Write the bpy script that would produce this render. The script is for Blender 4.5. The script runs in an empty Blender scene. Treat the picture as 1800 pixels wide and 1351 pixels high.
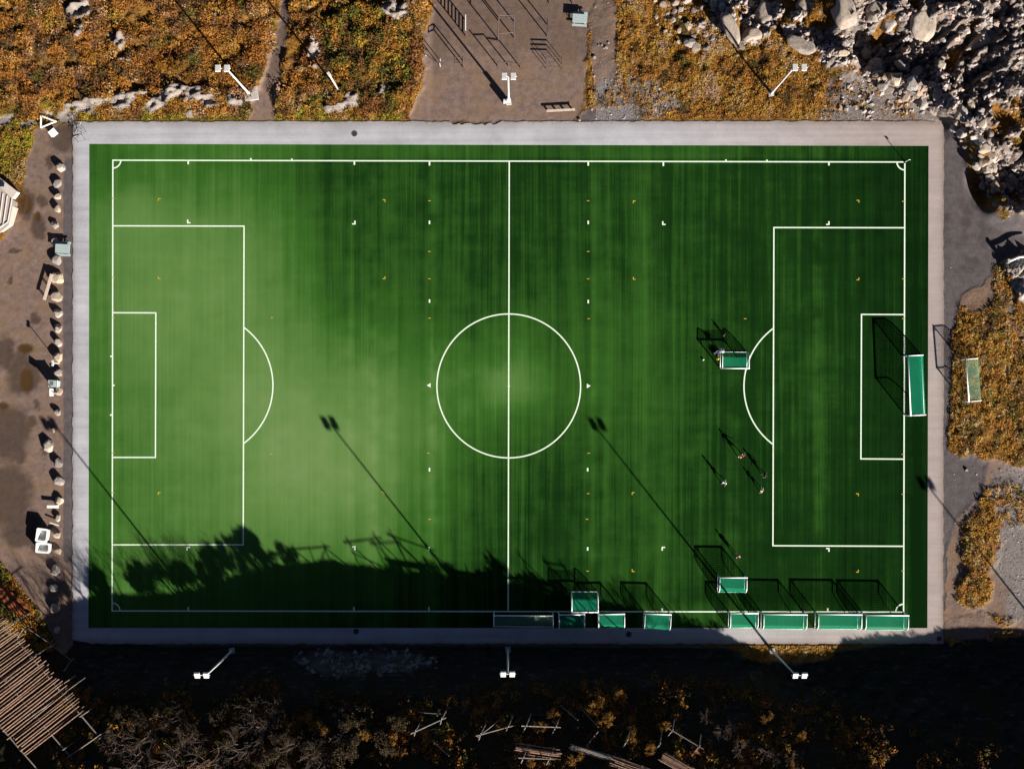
import bpy, bmesh, math, random
import numpy as np
from mathutils import Vector, Matrix

random.seed(7)
RNG = np.random.default_rng(11)
scene = bpy.context.scene
COL = scene.collection
PI = math.pi
R = math.radians

# ------------------------------------------------------------------ layout
S = 13.85           # photo pixels per metre on the pitch
H = 175.0           # height of the drone
CX, CY = 900.0, 675.5
SUN_EL = R(22.0)
TSUN = math.tan(SUN_EL)
SX, SY = -0.619, 0.785     # the way shadows fall (east, north)


def W(px, py, z=0.0):
    """photo pixel of a point at height z -> world"""
    f = (H - z) / H / S
    return Vector(((px - CX) * f, (CY - py) * f, z))


# ------------------------------------------------------------------ noise
_G = np.random.default_rng(5)
_PERM = _G.permutation(512)
_PERM = np.concatenate([_PERM, _PERM])
_ANG = _G.random(512) * 2 * np.pi
_GX, _GY = np.cos(_ANG), np.sin(_ANG)


def perlin(x, y):
    xi = np.floor(x).astype(int)
    yi = np.floor(y).astype(int)
    xf, yf = x - xi, y - yi
    xi &= 511
    yi &= 511
    u = xf * xf * xf * (xf * (xf * 6 - 15) + 10)
    v = yf * yf * yf * (yf * (yf * 6 - 15) + 10)

    def g(ix, iy, dx, dy):
        h = _PERM[(_PERM[ix & 511] + iy) & 511]
        return _GX[h] * dx + _GY[h] * dy
    a = g(xi, yi, xf, yf)
    b = g(xi + 1, yi, xf - 1, yf)
    c = g(xi, yi + 1, xf, yf - 1)
    d = g(xi + 1, yi + 1, xf - 1, yf - 1)
    return ((a + (b - a) * u) + ((c + (d - c) * u) - (a + (b - a) * u)) * v) * 1.5


def fbm(x, y, sc, oct=4, gain=0.5, off=0.0):
    r = np.zeros_like(x)
    a, f, t = 1.0, 1.0 / sc, 0.0
    for i in range(oct):
        r += a * perlin(x * f + off + 17.3 * i, y * f + off * 1.7 + 9.1 * i)
        t += a
        a *= gain
        f *= 2.03
    return r / t


def ridged(x, y, sc, oct=4, off=0.0):
    r = np.zeros_like(x)
    a, f, t = 1.0, 1.0 / sc, 0.0
    for i in range(oct):
        r += a * (1 - np.abs(perlin(x * f + off + 13.7 * i, y * f + off + 5.3 * i)) * 2)
        t += a
        a *= 0.5
        f *= 2.1
    return r / t


def cells(x, y, sc, jit=0.9, off=0):
    """fractured blocks: per-cell height with a tilt, and distance to the cell border"""
    X, Y = x / sc, y / sc
    xi, yi = np.floor(X).astype(int), np.floor(Y).astype(int)
    d1 = np.full(X.shape, 9.0)
    d2 = np.full(X.shape, 9.0)
    hh = np.zeros_like(X)
    for dx in (-1, 0, 1):
        for dy in (-1, 0, 1):
            cx, cy = xi + dx, yi + dy
            h = _PERM[(_PERM[(cx + off) & 511] + cy) & 511]
            h2 = _PERM[(h + 57) & 511]
            h3 = _PERM[(h2 + 131) & 511]
            px_ = cx + 0.5 + jit * (h / 511.0 - 0.5)
            py_ = cy + 0.5 + jit * (h2 / 511.0 - 0.5)
            d = np.hypot(X - px_, Y - py_)
            tilt = (h3 / 511.0) + 1.1 * ((X - px_) * _GX[h] + (Y - py_) * _GY[h])
            near = d < d1
            d2 = np.where(near, d1, np.minimum(d2, d))
            hh = np.where(near, tilt, hh)
            d1 = np.where(near, d, d1)
    return hh, d2 - d1


def smooth(t):
    t = np.clip(t, 0, 1)
    return t * t * (3 - 2 * t)


def seg_dist(px, py, pts):
    """distance to a polyline and the parameter along it"""
    best = np.full(px.shape, 1e9)
    for (x0, y0), (x1, y1) in zip(pts[:-1], pts[1:]):
        dx, dy = x1 - x0, y1 - y0
        t = np.clip(((px - x0) * dx + (py - y0) * dy) / (dx * dx + dy * dy), 0, 1)
        best = np.minimum(best, np.hypot(px - x0 - t * dx, py - y0 - t * dy))
    return best


def in_poly(px, py, pts, soft=4.0):
    """soft mask: 1 inside the polygon"""
    ins = np.zeros(px.shape, bool)
    n = len(pts)
    for i in range(n):
        x0, y0 = pts[i]
        x1, y1 = pts[(i + 1) % n]
        c = ((y0 > py) != (y1 > py))
        with np.errstate(divide='ignore', invalid='ignore'):
            xx = (x1 - x0) * (py - y0) / (y1 - y0 + 1e-9) + x0
        ins ^= c & (px < xx)
    d = seg_dist(px, py, list(pts) + [pts[0]])
    sd = np.where(ins, d, -d)
    return smooth(sd / (2 * soft) + 0.5)


def ell(px, py, cx, cy, rx, ry, soft=0.35):
    d = np.hypot((px - cx) / rx, (py - cy) / ry)
    return smooth((1 - d) / soft + 0.5)


# ------------------------------------------------------------------ terrain
# where the hill's shadow ends on the level ground (photo pixels); the hill is modelled to reach just up to that sun line
EDGE_X = [-400, -60, 40, 100, 140, 200, 300, 380, 430, 480, 560, 650, 700, 790, 890, 940, 1010, 1100, 1180, 1250, 1290, 1340, 1400, 1450, 1480, 1540, 1600, 1660, 1720, 1800, 2200]
EDGE_Y = [1180, 1150, 1105, 1070, 1052, 1044, 1042, 1026, 1006, 990, 985, 997, 1005, 1010, 1022, 1035, 1050, 1065, 1090, 1105, 1124, 1144, 1150, 1140, 1124, 1116, 1106, 1096, 1090, 1096, 1096]
CREST_X = [-300, 0, 90, 170, 290, 420, 560, 735, 900, 1050, 1200, 1320, 1400, 1470, 1560, 1660, 1800, 2100]
CREST_Y = [1230, 1225, 1215, 1210, 1205, 1205, 1205, 1200, 1200, 1195, 1190, 1200, 1235, 1245, 1265, 1290, 1310, 1320]
BASE_Y = [1130, 1110, 1100, 1130, 1140, 1140, 1140, 1140, 1140, 1142, 1142, 1144, 1160, 1150, 1138, 1132, 1122, 1120]
TOP_Y = 1430.0


def sun_plane(px, py):
    """height of the sunlight's lower limit over a ground-plan point"""
    sx = px - 0.79 * (py - 1060)
    for _ in range(4):
        sy = np.interp(sx, EDGE_X, EDGE_Y)
        sx = px - 0.789 * (py - sy)
    sy = np.interp(sx, EDGE_X, EDGE_Y)
    return (py - sy) / 0.785 / S * TSUN


YARD_W = [(60, 232), (128, 212), (131, 250), (129, 1000), (128, 1130), (110, 1150), (60, 1060), (30, 1020), (0, 990), (-80, 960), (-200, 900), (-200, 400), (-5, 430), (38, 370), (42, 300)]
GYM = [(748, 60), (760, 0), (770, -120), (1048, -120), (1046, 0), (1032, 60), (1030, 180), (1010, 216), (735, 216), (720, 205), (742, 150)]
TRACK = [(505, 0), (500, 60), (480, 120), (458, 215)]
ASPH_E = [(1655, 213), (1672, 222), (1700, 285), (1722, 360), (1760, 385), (1830, 372), (1830, 430), (1765, 455), (1735, 500), (1690, 520), (1675, 600), (1665, 790), (1740, 812), (1725, 880), (1690, 900), (1665, 960), (1655, 1125)]
PATH2 = [(1768, 515), (1790, 575), (1815, 620)]
GRAV_E = [(1755, 820), (1850, 800), (1850, 1090), (1760, 1100), (1768, 1040), (1745, 1000), (1750, 930), (1735, 860)]
GRAV_N = [(1040, 215), (1045, 140), (1085, 128), (1150, 140), (1180, 165), (1210, 185), (1180, 205), (1120, 214)]
GRAV_N2 = [(1440, 215), (1455, 140), (1500, 120), (1560, 135), (1640, 170), (1672, 222)]
ROCK_NE = [(1255, 70), (1200, 40), (1165, -10), (1170, -40), (1900, -60), (1900, 390), (1770, 380), (1735, 360), (1720, 300), (1690, 240), (1655, 210), (1560, 140), (1500, 122), (1450, 120), (1400, 85), (1330, 80)]
BERM = [(1375, 100), (1440, 95), (1500, 118), (1560, 142), (1610, 160), (1650, 185), (1680, 215), (1715, 262), (1745, 320), (1755, 350)]


def px_of(x, y):
    return x * S + CX, CY - y * S


def masks(x, y):
    px, py = px_of(x, y)
    wx = px + 9 * fbm(x, y, 3.0, 3, off=3.1) + 5 * fbm(x, y, 0.9, 2, off=8.2)
    wy = py + 9 * fbm(x, y, 3.0, 3, off=21.7) + 5 * fbm(x, y, 0.9, 2, off=31.2)
    m = {}
    dirt = in_poly(wx, wy, YARD_W, 6)
    dirt = np.maximum(dirt, in_poly(wx, wy, GYM, 4))
    trw = 9 + np.clip((py - 60) / 160, 0, 1) * 13
    dirt = np.maximum(dirt, smooth((trw - seg_dist(wx, wy, TRACK)) / 8 + 0.5))
    asp = in_poly(wx, wy, ASPH_E, 6)
    asp = np.maximum(asp, smooth((px - 107 - 3 * fbm(x, y, 2, 2)) / 8) * smooth((140 - px) / 4) * smooth((py - 262) / 30) * smooth((1010 - py) / 40))
    asp = np.maximum(asp, in_poly(wx, wy, [(1010, 216), (1030, 190), (1110, 190), (1125, 216)], 5))
    gr = np.maximum(in_poly(wx, wy, GRAV_E, 10), in_poly(wx, wy, GRAV_N, 9))
    gr = np.maximum(gr, in_poly(wx, wy, GRAV_N2, 10))
    gr = np.maximum(gr, 0.85 * smooth((13 - seg_dist(wx, wy, PATH2)) / 8 + 0.5))
    gr = np.maximum(gr, 0.5 * ell(wx, wy, 1110, 120, 60, 30, 0.7))
    dirt = np.maximum(dirt, 0.75 * ell(wx, wy, 1062, 70, 26, 110, 0.6))
    dirt = np.maximum(dirt, 0.6 * ell(wx, wy, 1715, 500, 45, 60, 0.7))
    dirt = np.maximum(dirt, 0.7 * ell(wx, wy, 1700, 1100, 60, 30, 0.6))
    tuft = np.maximum.reduce([ell(wx, wy, 1768, 888, 46, 40, .5), ell(wx, wy, 1722, 955, 34, 52, .5), ell(wx, wy, 1712, 1035, 30, 34, .5), ell(wx, wy, 1735, 1092, 44, 14, .5), ell(wx, wy, 1690, 1095, 22, 12, .5)])
    dirt = np.maximum(dirt, 0.9 * in_poly(wx, wy, [(1660, 800), (1740, 808), (1860, 830), (1860, 1112), (1660, 1112)], 8) * (1 - tuft))
    rock = in_poly(wx, wy, ROCK_NE, 8)
    rn = fbm(x, y, 2.2, 4, off=40.0)
    # grassy pockets in the north-east rock
    for (a, b, c, d) in [(1420, 25, 60, 30), (1330, 120, 70, 25), (1300, 40, 14, 30), (1215, 30, 40, 40), (1255, 60, 40, 30), (1190, -10, 40, 30), (1775, 215, 40, 45), (1725, 300, 20, 65), (1745, 340, 30, 26), (1370, 75, 40, 12)]:
        rock = rock * (1 - 0.95 * ell(wx, wy, a, b, c, d, 0.6) * smooth(rn * 3 + 0.9))
    rock = rock * (1 - 0.85 * smooth((fbm(x, y, 4.5, 4, off=140) - 0.16) * 7) * smooth((px - 1150) / 60))
    # outcrops in the heath of the north-west
    for (a, b, c, d) in [(150, 35, 14, 40), (160, 20, 12, 22), (215, 75, 16, 14), (235, 105, 18, 8), (255, 176, 55, 18), (330, 166, 48, 13), (170, 187, 52, 13), (110, 203, 40, 10), (30, 213, 44, 12), (400, 180, 34, 10), (215, 190, 60, 7), (620, 178, 18, 20),
                         (600, 190, 30, 7), (675, 155, 10, 14), (555, 100, 9, 26), (370, 175, 14, 10), (700, 20, 24, 20), (1285, 40, 9, 22), (452, 105, 9, 8), (340, 200, 20, 5)]:
        rock = np.maximum(rock, ell(wx + 14 * rn, wy - 6 * rn, a, b, c, d, 0.5) * smooth(rn * 4 + 1.0))
    rock = np.maximum(rock, in_poly(wx, wy, [(1760, 465), (1790, 445), (1850, 440), (1850, 600), (1805, 545), (1775, 500)], 6) * 0.8)
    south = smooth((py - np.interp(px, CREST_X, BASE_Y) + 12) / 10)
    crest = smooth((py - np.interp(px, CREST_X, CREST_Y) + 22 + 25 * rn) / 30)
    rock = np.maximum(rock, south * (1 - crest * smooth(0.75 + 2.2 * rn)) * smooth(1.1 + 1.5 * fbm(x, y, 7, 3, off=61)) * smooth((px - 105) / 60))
    strip = in_poly(wx, wy, [(1270, 1112), (1440, 1112), (1466, 1135), (1462, 1152), (1400, 1161), (1340, 1158), (1285, 1140)], 9)
    rock *= 1 - strip
    green = np.maximum(smooth((py - 172 - 20 * rn) / 18) * smooth((222 - py) / 4) * smooth((735 - px) / 60), ell(wx, wy, 20, 262, 36, 52, 0.6))
    green = np.maximum(green, 0.8 * ell(wx, wy, 660, 95, 60, 70, 0.8))
    green = np.maximum(green, 0.7 * ell(wx, wy, 510, 20, 60, 40, 0.8) * (rn > 0.05))
    green = np.maximum(green, 0.5 * ell(wx, wy, 1735, 660, 40, 60, 0.8))
    green = np.maximum(green, 0.7 * ell(wx, wy, 70, 1085, 30, 26, 0.8))
    wx, wy = wx + 7 * rn, wy + 10 * rn
    wet = 0.55 * smooth((9 - np.abs(seg_dist(wx, wy, TRACK) - 3)) / 8) * smooth((190 - py) / 60)
    for (a, b, c, d) in [(112, 240, 24, 26), (45, 360, 17, 28), (65, 400, 16, 24), (88, 285, 7, 14), (40, 660, 30, 36), (8, 620, 22, 30), (15, 870, 42, 60), (38, 800, 14, 14), (80, 790, 10, 10), (66, 715, 8, 9),
                         (15, 760, 40, 50), (40, 930, 34, 34), (75, 355, 9, 12), (18, 490, 6, 6), (60, 560, 12, 9), (55, 740, 10, 10), (70, 960, 12, 14), (25, 440, 12, 6)]:
        wet = np.maximum(wet, ell(wx, wy, a, b, c, d, 0.5))
    for (a, b, c, d) in [(900, 30, 130, 60), (1000, 60, 60, 50), (770, 60, 20, 60)]:
        wet = np.maximum(wet, 0.45 * ell(wx, wy, a, b, c, d, 0.9))
    wet = np.maximum(wet, 0.6 * ell(wx, wy, 1690, 420, 50, 60, 0.8) * smooth(rn * 3 + .5))
    pool = np.zeros_like(x)
    for (a, b, c, d) in [(45, 358, 10, 17), (44, 612, 14, 9), (46, 668, 12, 22), (5, 712, 9, 6), (66, 380, 5, 9)]:
        pool = np.maximum(pool, ell(px, py, a, b, c, d, 0.5))
    m['dirt'], m['asp'], m['gr'], m['rock'], m['green'], m['wet'], m['pool'] = dirt, asp, gr, rock, green, wet, pool
    m['south'] = south
    m['strip'] = strip
    return m


def terrain(x, y, m=None):
    x = np.asarray(x, float)
    y = np.asarray(y, float)
    px, py = px_of(x, y)
    if m is None:
        m = masks(x, y)
    flat = np.maximum(np.maximum(m['dirt'], m['asp']), 0.7 * m['gr'])
    n1 = fbm(x, y, 6, 4, off=2)
    n2 = fbm(x, y, 1.3, 3, off=12)
    z = np.zeros_like(x)
    # --- south hill
    yc = np.interp(px, CREST_X, CREST_Y)
    yb = np.interp(px, CREST_X, BASE_Y)
    pl = sun_plane(px, np.minimum(py, TOP_Y))
    t = np.clip((py - yb) / (yc - yb), 0, 1)
    prof = 0.4 * t + 0.6 * smooth(t)
    u, v = x * 0.8 + y * 0.6, -x * 0.6 + y * 0.8
    crag = ridged(u, v * 2.0, 5.0, 5, off=4) - 0.45
    gap = 0.55 + 0.5 * n1 + 0.35 * np.minimum(n2, 0.3)
    gap = gap * np.interp(px, [-100, 200, 700, 1250, 1420, 1560, 2000], [1.0, 1.0, 0.9, 0.9, 0.8, 0.8, 0.8])
    top = smooth((py - yc + 10) / 40)
    hs = (pl - gap) * prof + crag * 0.8 * m['rock'] * smooth(t * 3) * (1 - top)
    hs = np.minimum(hs, pl - 0.12)
    hs = np.where(py > TOP_Y, hs - 0.25 * np.minimum(py - TOP_Y, 1200) / S, hs)
    z = np.where(py > yb, np.maximum(hs, -0.3), 0)
    # --- north rise
    s = np.clip((208 - py) / 208, 0, 3)
    amp = np.interp(px, [-300, 0, 250, 440, 480, 560, 735, 760, 1040, 1080, 1400, 1480, 1900], [2.8, 2.8, 2.0, 0.9, 0.4, 1.1, 1.0, 0.05, 0.05, 0.25, 0.5, 1.0, 2.0])
    north = smooth((212 - py) / 40)
    zn = amp * s + north * (1 - flat) * (0.50 * n1 + 0.25 * n2 + 1.5 * np.abs(fbm(x, y, 3.4, 4, off=101)) * smooth((760 - px) / 60) + 0.35 * fbm(x, y, 2.4, 3, off=33))
    nwrock = m['rock'] * north * smooth((1150 - px) / 40)
    zn = zn + nwrock * (0.55 + 1.2 * (ridged(u, v * 1.8, 2.6, 4, off=9) - 0.4))
    z = z + zn
    # --- north-east rock
    ne = m['rock'] * smooth((px - 1150) / 60) * smooth((700 - py) / 60)
    d_edge = smooth((px - 1380) / 300) * smooth((330 - py) / 200)
    a2, b2 = x * 0.86 + y * 0.51, -x * 0.51 + y * 0.86
    st = ridged(a2 * 0.45, b2 * 1.5, 3.6, 5, off=15) - 0.35
    blk = ridged(x, y, 4.2, 4, off=27) - 0.35
    c1, e1 = cells(a2 * 0.8 + 0.5 * n1, b2 * 1.25 + 0.5 * n2, 1.5, off=3)
    c2, e2 = cells(a2 * 0.85 + 0.3 * n2, b2 * 1.3, 0.7, off=77)
    z = z + ne * ((c1 - 0.5) * (0.35 + 0.35 * d_edge) - 0.45 * np.exp(-(e1 / 0.09) ** 2) + (c2 - 0.5) * 0.22 - 0.16 * np.exp(-(e2 / 0.12) ** 2))
    raw = 0.3 + d_edge * (1.9 * st + 2.3 * blk + 1.6) + (1 - d_edge) * (1.6 * blk + 0.6 * st)
    step = 0.85
    q = raw / step + 0.3 * n1
    fr = q - np.floor(q)
    terr = step * (np.floor(q) + smooth((fr - 0.72) / 0.28))
    wallz = 1 - 0.75 * np.exp(-(seg_dist(px, py, BERM) / 24.0) ** 2) * smooth((px - 1440) / 60)
    z = z + ne * (0.72 * terr + 0.28 * raw) * wallz * 0.82
    berm = np.exp(-(seg_dist(px, py, BERM) / 17.0) ** 2)
    z = z + 2.9 * berm * smooth((px - 1390) / 120) * (0.8 + 0.6 * blk)
    z = z + 3.4 * np.exp(-(seg_dist(px, py, [(1752, 366), (1800, 388), (1860, 400)]) / 15.0) ** 2) * (0.8 + 0.4 * n1)
    z = z - 2.6 * ell(px, py, 1575, 98, 80, 45, 0.8) - 2.2 * ell(px, py, 1700, 110, 45, 60, 0.9)
    z = z - 2.0 * ell(px, py, 1760, 320, 50, 45, 0.8)
    # slabs seen smooth in the sun
    for (a, b, c, d, hh) in [(1480, 22, 26, 34, 2.0), (1400, 45, 26, 20, 1.2), (1285, 45, 12, 26, 1.2), (1405, 78, 20, 14, 1.1), (1440, 15, 20, 16, 1.4)]:
        z = z + hh * ell(px, py, a, b, c, d, 1.2)
    # --- east mounds
    east = smooth((px - 1668) / 40) * smooth((py - 480) / 60) * smooth((1120 - py) / 40)
    z = z + east * (1 - flat) * (0.3 + 0.35 * n1 + 0.22 * n2)
    z = z + 0.8 * in_poly(px, py, [(1765, 470), (1790, 450), (1850, 445), (1850, 540), (1800, 540)], 7) * (0.6 + blk)
    # --- west bits
    west = smooth((128 - px) / 30) * smooth((py - 215) / 30) * smooth((1050 - py) / 40)
    z = z + west * 0.05 * n1
    pit = smooth((px - 120) / 12) * smooth((1668 - px) / 12) * smooth((py - 206) / 10) * smooth((yb + 4 - py) / 6)
    z = z * (1 - pit) - 0.03 * pit
    z = z - m['pool'] * 0.05
    return z


_HG = {}


def height(x, y):
    """terrain height from the finished grid (bilinear)"""
    x = np.asarray(x, float)
    y = np.asarray(y, float)
    if 'z' not in _HG:
        return terrain(x, y)
    return lookup('z', x, y)


def lookup(key, x, y):
    xs, ys, zz = _HG['x'], _HG['y'], _HG[key]
    i = np.clip(np.searchsorted(xs, x) - 1, 0, len(xs) - 2)
    j = np.clip(np.searchsorted(ys, y) - 1, 0, len(ys) - 2)
    u = np.clip((x - xs[i]) / (xs[i + 1] - xs[i]), 0, 1)
    v = np.clip((y - ys[j]) / (ys[j + 1] - ys[j]), 0, 1)
    return (zz[j, i] * (1 - u) + zz[j, i + 1] * u) * (1 - v) + (zz[j + 1, i] * (1 - u) + zz[j + 1, i + 1] * u) * v


def hz(px, py):
    """terrain height below a true (ground plan) photo pixel"""
    x, y = (px - CX) / S, (CY - py) / S
    return float(height(np.array([x]), np.array([y]))[0])


def G(px, py, sink=0.0):
    """ground point seen at photo pixel px, py (solves for the height)"""
    z = 0.0
    for _ in range(6):
        p = W(px, py, z)
        z = float(height(np.array([p.x]), np.array([p.y]))[0])
    p = W(px, py, z)
    p.z = z - sink
    return p


# ------------------------------------------------------------------ materials
def nt(name):
    m = bpy.data.materials.new(name)
    m.use_nodes = True
    n = m.node_tree.nodes
    b = n['Principled BSDF']
    b.inputs['Roughness'].default_value = 0.8
    b.inputs['Specular IOR Level'].default_value = 0.25
    return m, n, m.node_tree.links, b


def noise(n, l, scale, detail=4, rough=0.6, vec=None, scale3=None):
    t = n.new('ShaderNodeTexNoise')
    t.inputs['Scale'].default_value = scale
    t.inputs['Detail'].default_value = detail
    t.inputs['Roughness'].default_value = rough
    if vec is None:
        tc = n.new('ShaderNodeTexCoord')
        vec = tc.outputs['Object']
    if scale3 is not None:
        mp = n.new('ShaderNodeMapping')
        mp.inputs['Scale'].default_value = scale3
        l.new(vec, mp.inputs['Vector'])
        vec = mp.outputs['Vector']
    l.new(vec, t.inputs['Vector'])
    return t.outputs['Fac']


def ramp(n, l, fac, stops):
    r = n.new('ShaderNodeValToRGB')
    e = r.color_ramp.elements
    while len(e) < len(stops):
        e.new(0.5)
    for i, (p, c) in enumerate(stops):
        e[i].position = p
        e[i].color = (c[0], c[1], c[2], 1) if not isinstance(c, (int, float)) else (c, c, c, 1)
    l.new(fac, r.inputs['Fac'])
    return r.outputs['Color']


def mix(n, l, fac, a, b, mode='MIX'):
    m = n.new('ShaderNodeMix')
    m.data_type = 'RGBA'
    m.blend_type = mode
    for sock, v in ((m.inputs[0], fac), (m.inputs[6], a), (m.inputs[7], b)):
        if isinstance(v, (int, float)):
            sock.default_value = v
        elif isinstance(v, (tuple, list)):
            sock.default_value = (v[0], v[1], v[2], 1)
        else:
            l.new(v, sock)
    return m.outputs[2]


def math_(n, l, op, a, b=0.0, clamp=False):
    m = n.new('ShaderNodeMath')
    m.operation = op
    m.use_clamp = clamp
    for i, v in enumerate((a, b)):
        if isinstance(v, (int, float)):
            m.inputs[i].default_value = v
        else:
            l.new(v, m.inputs[i])
    return m.outputs[0]


def bump(n, l, b, h, strength=0.5, dist=0.05):
    bp = n.new('ShaderNodeBump')
    bp.inputs['Strength'].default_value = strength
    bp.inputs['Distance'].default_value = dist
    l.new(h, bp.inputs['Height'])
    l.new(bp.outputs['Normal'], b.inputs['Normal'])


def simple(name, c, rough=0.7, var=0.25, scale=6.0, metal=0.0, spec=0.25):
    m, n, l, b = nt(name)
    f = noise(n, l, scale, 4)
    c2 = tuple(max(0, v * (1 - var)) for v in c)
    c3 = tuple(min(1, v * (1 + var)) for v in c)
    l.new(ramp(n, l, f, [(0.3, c2), (0.7, c3)]), b.inputs['Base Color'])
    b.inputs['Roughness'].default_value = rough
    b.inputs['Metallic'].default_value = metal
    b.inputs['Specular IOR Level'].default_value = spec
    return m


def attr(n, name):
    a = n.new('ShaderNodeAttribute')
    a.attribute_name = name
    return a


def rock_mat(name, base, tan, dark, scale=1.0, objvar=False):
    m, n, l, b = nt(name)
    f1 = noise(n, l, 0.9 * scale, 6, 0.65)
    f2 = noise(n, l, 5.0 * scale, 6, 0.7)
    c = ramp(n, l, f1, [(0.32, base), (0.52, tan), (0.68, base)])
    c = mix(n, l, ramp(n, l, f2, [(0.36, 1.0), (0.5, 0.0)]), c, dark)
    if objvar:
        oi = n.new('ShaderNodeObjectInfo')
        k = ramp(n, l, oi.outputs['Random'], [(0.0, (0.55, 0.55, 0.6)), (0.35, (0.85, 0.85, 0.88)), (0.6, (0.95, 0.92, 0.87)), (0.85, (0.98, 0.86, 0.74)), (1.0, (1, 1, 1))])
        c = mix(n, l, 1.0, c, k, 'MULTIPLY')
    l.new(c, b.inputs['Base Color'])
    b.inputs['Roughness'].default_value = 0.85
    bump(n, l, b, f2, 0.5, 0.12 / scale)
    return m


M = {}


def materials():
    # ---- turf: wear (attribute) carries worn, sand-filled pile plus a painted left-right sheen
    m, n, l, b = nt('artificial_turf')
    w = attr(n, 'wear_sheen').outputs['Fac']
    tc = n.new('ShaderNodeTexCoord')
    v = tc.outputs['Object']
    st = noise(n, l, 1.0, 5, 0.65, v, (1.1, 0.016, 1))       # long seams and brush lines
    st2 = noise(n, l, 1.0, 4, 0.6, v, (4.5, 0.05, 1))
    sh = noise(n, l, 1.0, 4, 0.6, v, (0.03, 0.9, 1))
    fine = noise(n, l, 5.0, 6, 0.8, v)
    mid = noise(n, l, 0.33, 5, 0.65, v)
    a = math_(n, l, 'MULTIPLY', math_(n, l, 'SUBTRACT', st, 0.5), 0.80)
    a = math_(n, l, 'ADD', a, math_(n, l, 'MULTIPLY', math_(n, l, 'SUBTRACT', st2, 0.5), 0.42))
    a = math_(n, l, 'ADD', a, math_(n, l, 'MULTIPLY', math_(n, l, 'SUBTRACT', sh, 0.5), 0.13))
    a = math_(n, l, 'ADD', a, math_(n, l, 'MULTIPLY', math_(n, l, 'SUBTRACT', fine, 0.5), 0.30))
    a = math_(n, l, 'ADD', a, math_(n, l, 'MULTIPLY', math_(n, l, 'SUBTRACT', mid, 0.5), 0.30))
    # streaks are strongest in the unworn pile
    amt = math_(n, l, 'SUBTRACT', 0.9, math_(n, l, 'MULTIPLY', w, 0.85))
    a = math_(n, l, 'ADD', w, math_(n, l, 'MULTIPLY', a, amt), True)
    c = ramp(n, l, a, [(0.0, (0.0028, 0.0135, 0.0028)), (0.2, (0.0062, 0.0275, 0.0046)), (0.5, (0.0285, 0.094, 0.0135)), (0.75, (0.080, 0.162, 0.042)), (1.0, (0.150, 0.230, 0.090))])
    l.new(c, b.inputs['Base Color'])
    b.inputs['Roughness'].default_value = 0.9
    b.inputs['Specular IOR Level'].default_value = 0.0
    bump(n, l, b, fine, 0.25, 0.04)
    M['turf'] = m

    # ---- concrete path
    m, n, l, b = nt('path_concrete')
    tc = n.new('ShaderNodeTexCoord')
    v = tc.outputs['Object']
    f = noise(n, l, 0.25, 6, 0.65, v)
    lng = noise(n, l, 1.0, 4, 0.6, v, (0.03, 1.4, 1))
    g = noise(n, l, 6, 6, 0.75, v)
    tint = attr(n, 'tint').outputs['Fac']
    c = mix(n, l, tint, (0.342, 0.342, 0.375), (0.320, 0.272, 0.265))
    c = mix(n, l, 1.0, c, ramp(n, l, f, [(0.35, 0.86), (0.65, 1.1)]), 'MULTIPLY')
    c = mix(n, l, 1.0, c, ramp(n, l, lng, [(0.35, 0.88), (0.65, 1.06)]), 'MULTIPLY')
    c = mix(n, l, 1.0, c, ramp(n, l, g, [(0.3, 0.9), (0.7, 1.06)]), 'MULTIPLY')
    grime = attr(n, 'grime').outputs['Fac']
    st_ = noise(n, l, 0.9, 7, 0.75, v)
    c = mix(n, l, ramp(n, l, st_, [(0.60, 0.0), (0.68, 0.35)]), c, (0.16, 0.145, 0.14))
    se = n.new('ShaderNodeSeparateXYZ')
    l.new(v, se.inputs[0])
    patch = math_(n, l, 'GREATER_THAN', se.outputs[0], 50.95)
    c = mix(n, l, math_(n, l, 'MULTIPLY', patch, 0.35), c, (0.27, 0.225, 0.205))
    c = mix(n, l, math_(n, l, 'MULTIPLY', grime, ramp(n, l, g, [(0.35, 0.2), (0.6, 1.0)])), c, (0.12, 0.085, 0.06))
    l.new(c, b.inputs['Base Color'])
    b.inputs['Roughness'].default_value = 0.85
    bump(n, l, b, g, 0.15, 0.02)
    M['path'] = m

    # ---- the ground sheet
    m, n, l, b = nt('ground_soil_and_rock')
    tc = n.new('ShaderNodeTexCoord')
    v = tc.outputs['Object']
    A = attr(n, 'mask_a')
    B = attr(n, 'mask_b')
    sa = n.new('ShaderNodeSeparateColor')
    sb = n.new('ShaderNodeSeparateColor')
    l.new(A.outputs['Color'], sa.inputs[0])
    l.new(B.outputs['Color'], sb.inputs[0])
    fine = noise(n, l, 3.2, 8, 0.7, v)
    fine2 = noise(n, l, 9.0, 6, 0.7, v)
    big = noise(n, l, 0.35, 6, 0.65, v)
    mid = noise(n, l, 1.2, 6, 0.65, v)

    def crisp(ch, k=0.55, w=0.14):
        x = math_(n, l, 'ADD', ch, math_(n, l, 'MULTIPLY', math_(n, l, 'SUBTRACT', fine, 0.5), k))
        return ramp(n, l, x, [(0.5 - w, 0.0), (0.5 + w, 1.0)])
    heath = ramp(n, l, fine, [(0.28, (0.04, 0.022, 0.008)), (0.45, (0.14, 0.068, 0.012)), (0.6, (0.25, 0.125, 0.02)), (0.75, (0.34, 0.20, 0.05))])
    heath = mix(n, l, ramp(n, l, noise(n, l, 0.55, 5, 0.7, v, (1.0, 1.6, 1.0)), [(0.36, 0.6), (0.5, 0.0)]), heath, (0.05, 0.028, 0.010))
    heath = mix(n, l, ramp(n, l, big, [(0.4, 0.0), (0.62, 0.75)]), heath, ramp(n, l, fine, [(0.3, (0.035, 0.020, 0.008)), (0.7, (0.19, 0.10, 0.035))]))
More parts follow.
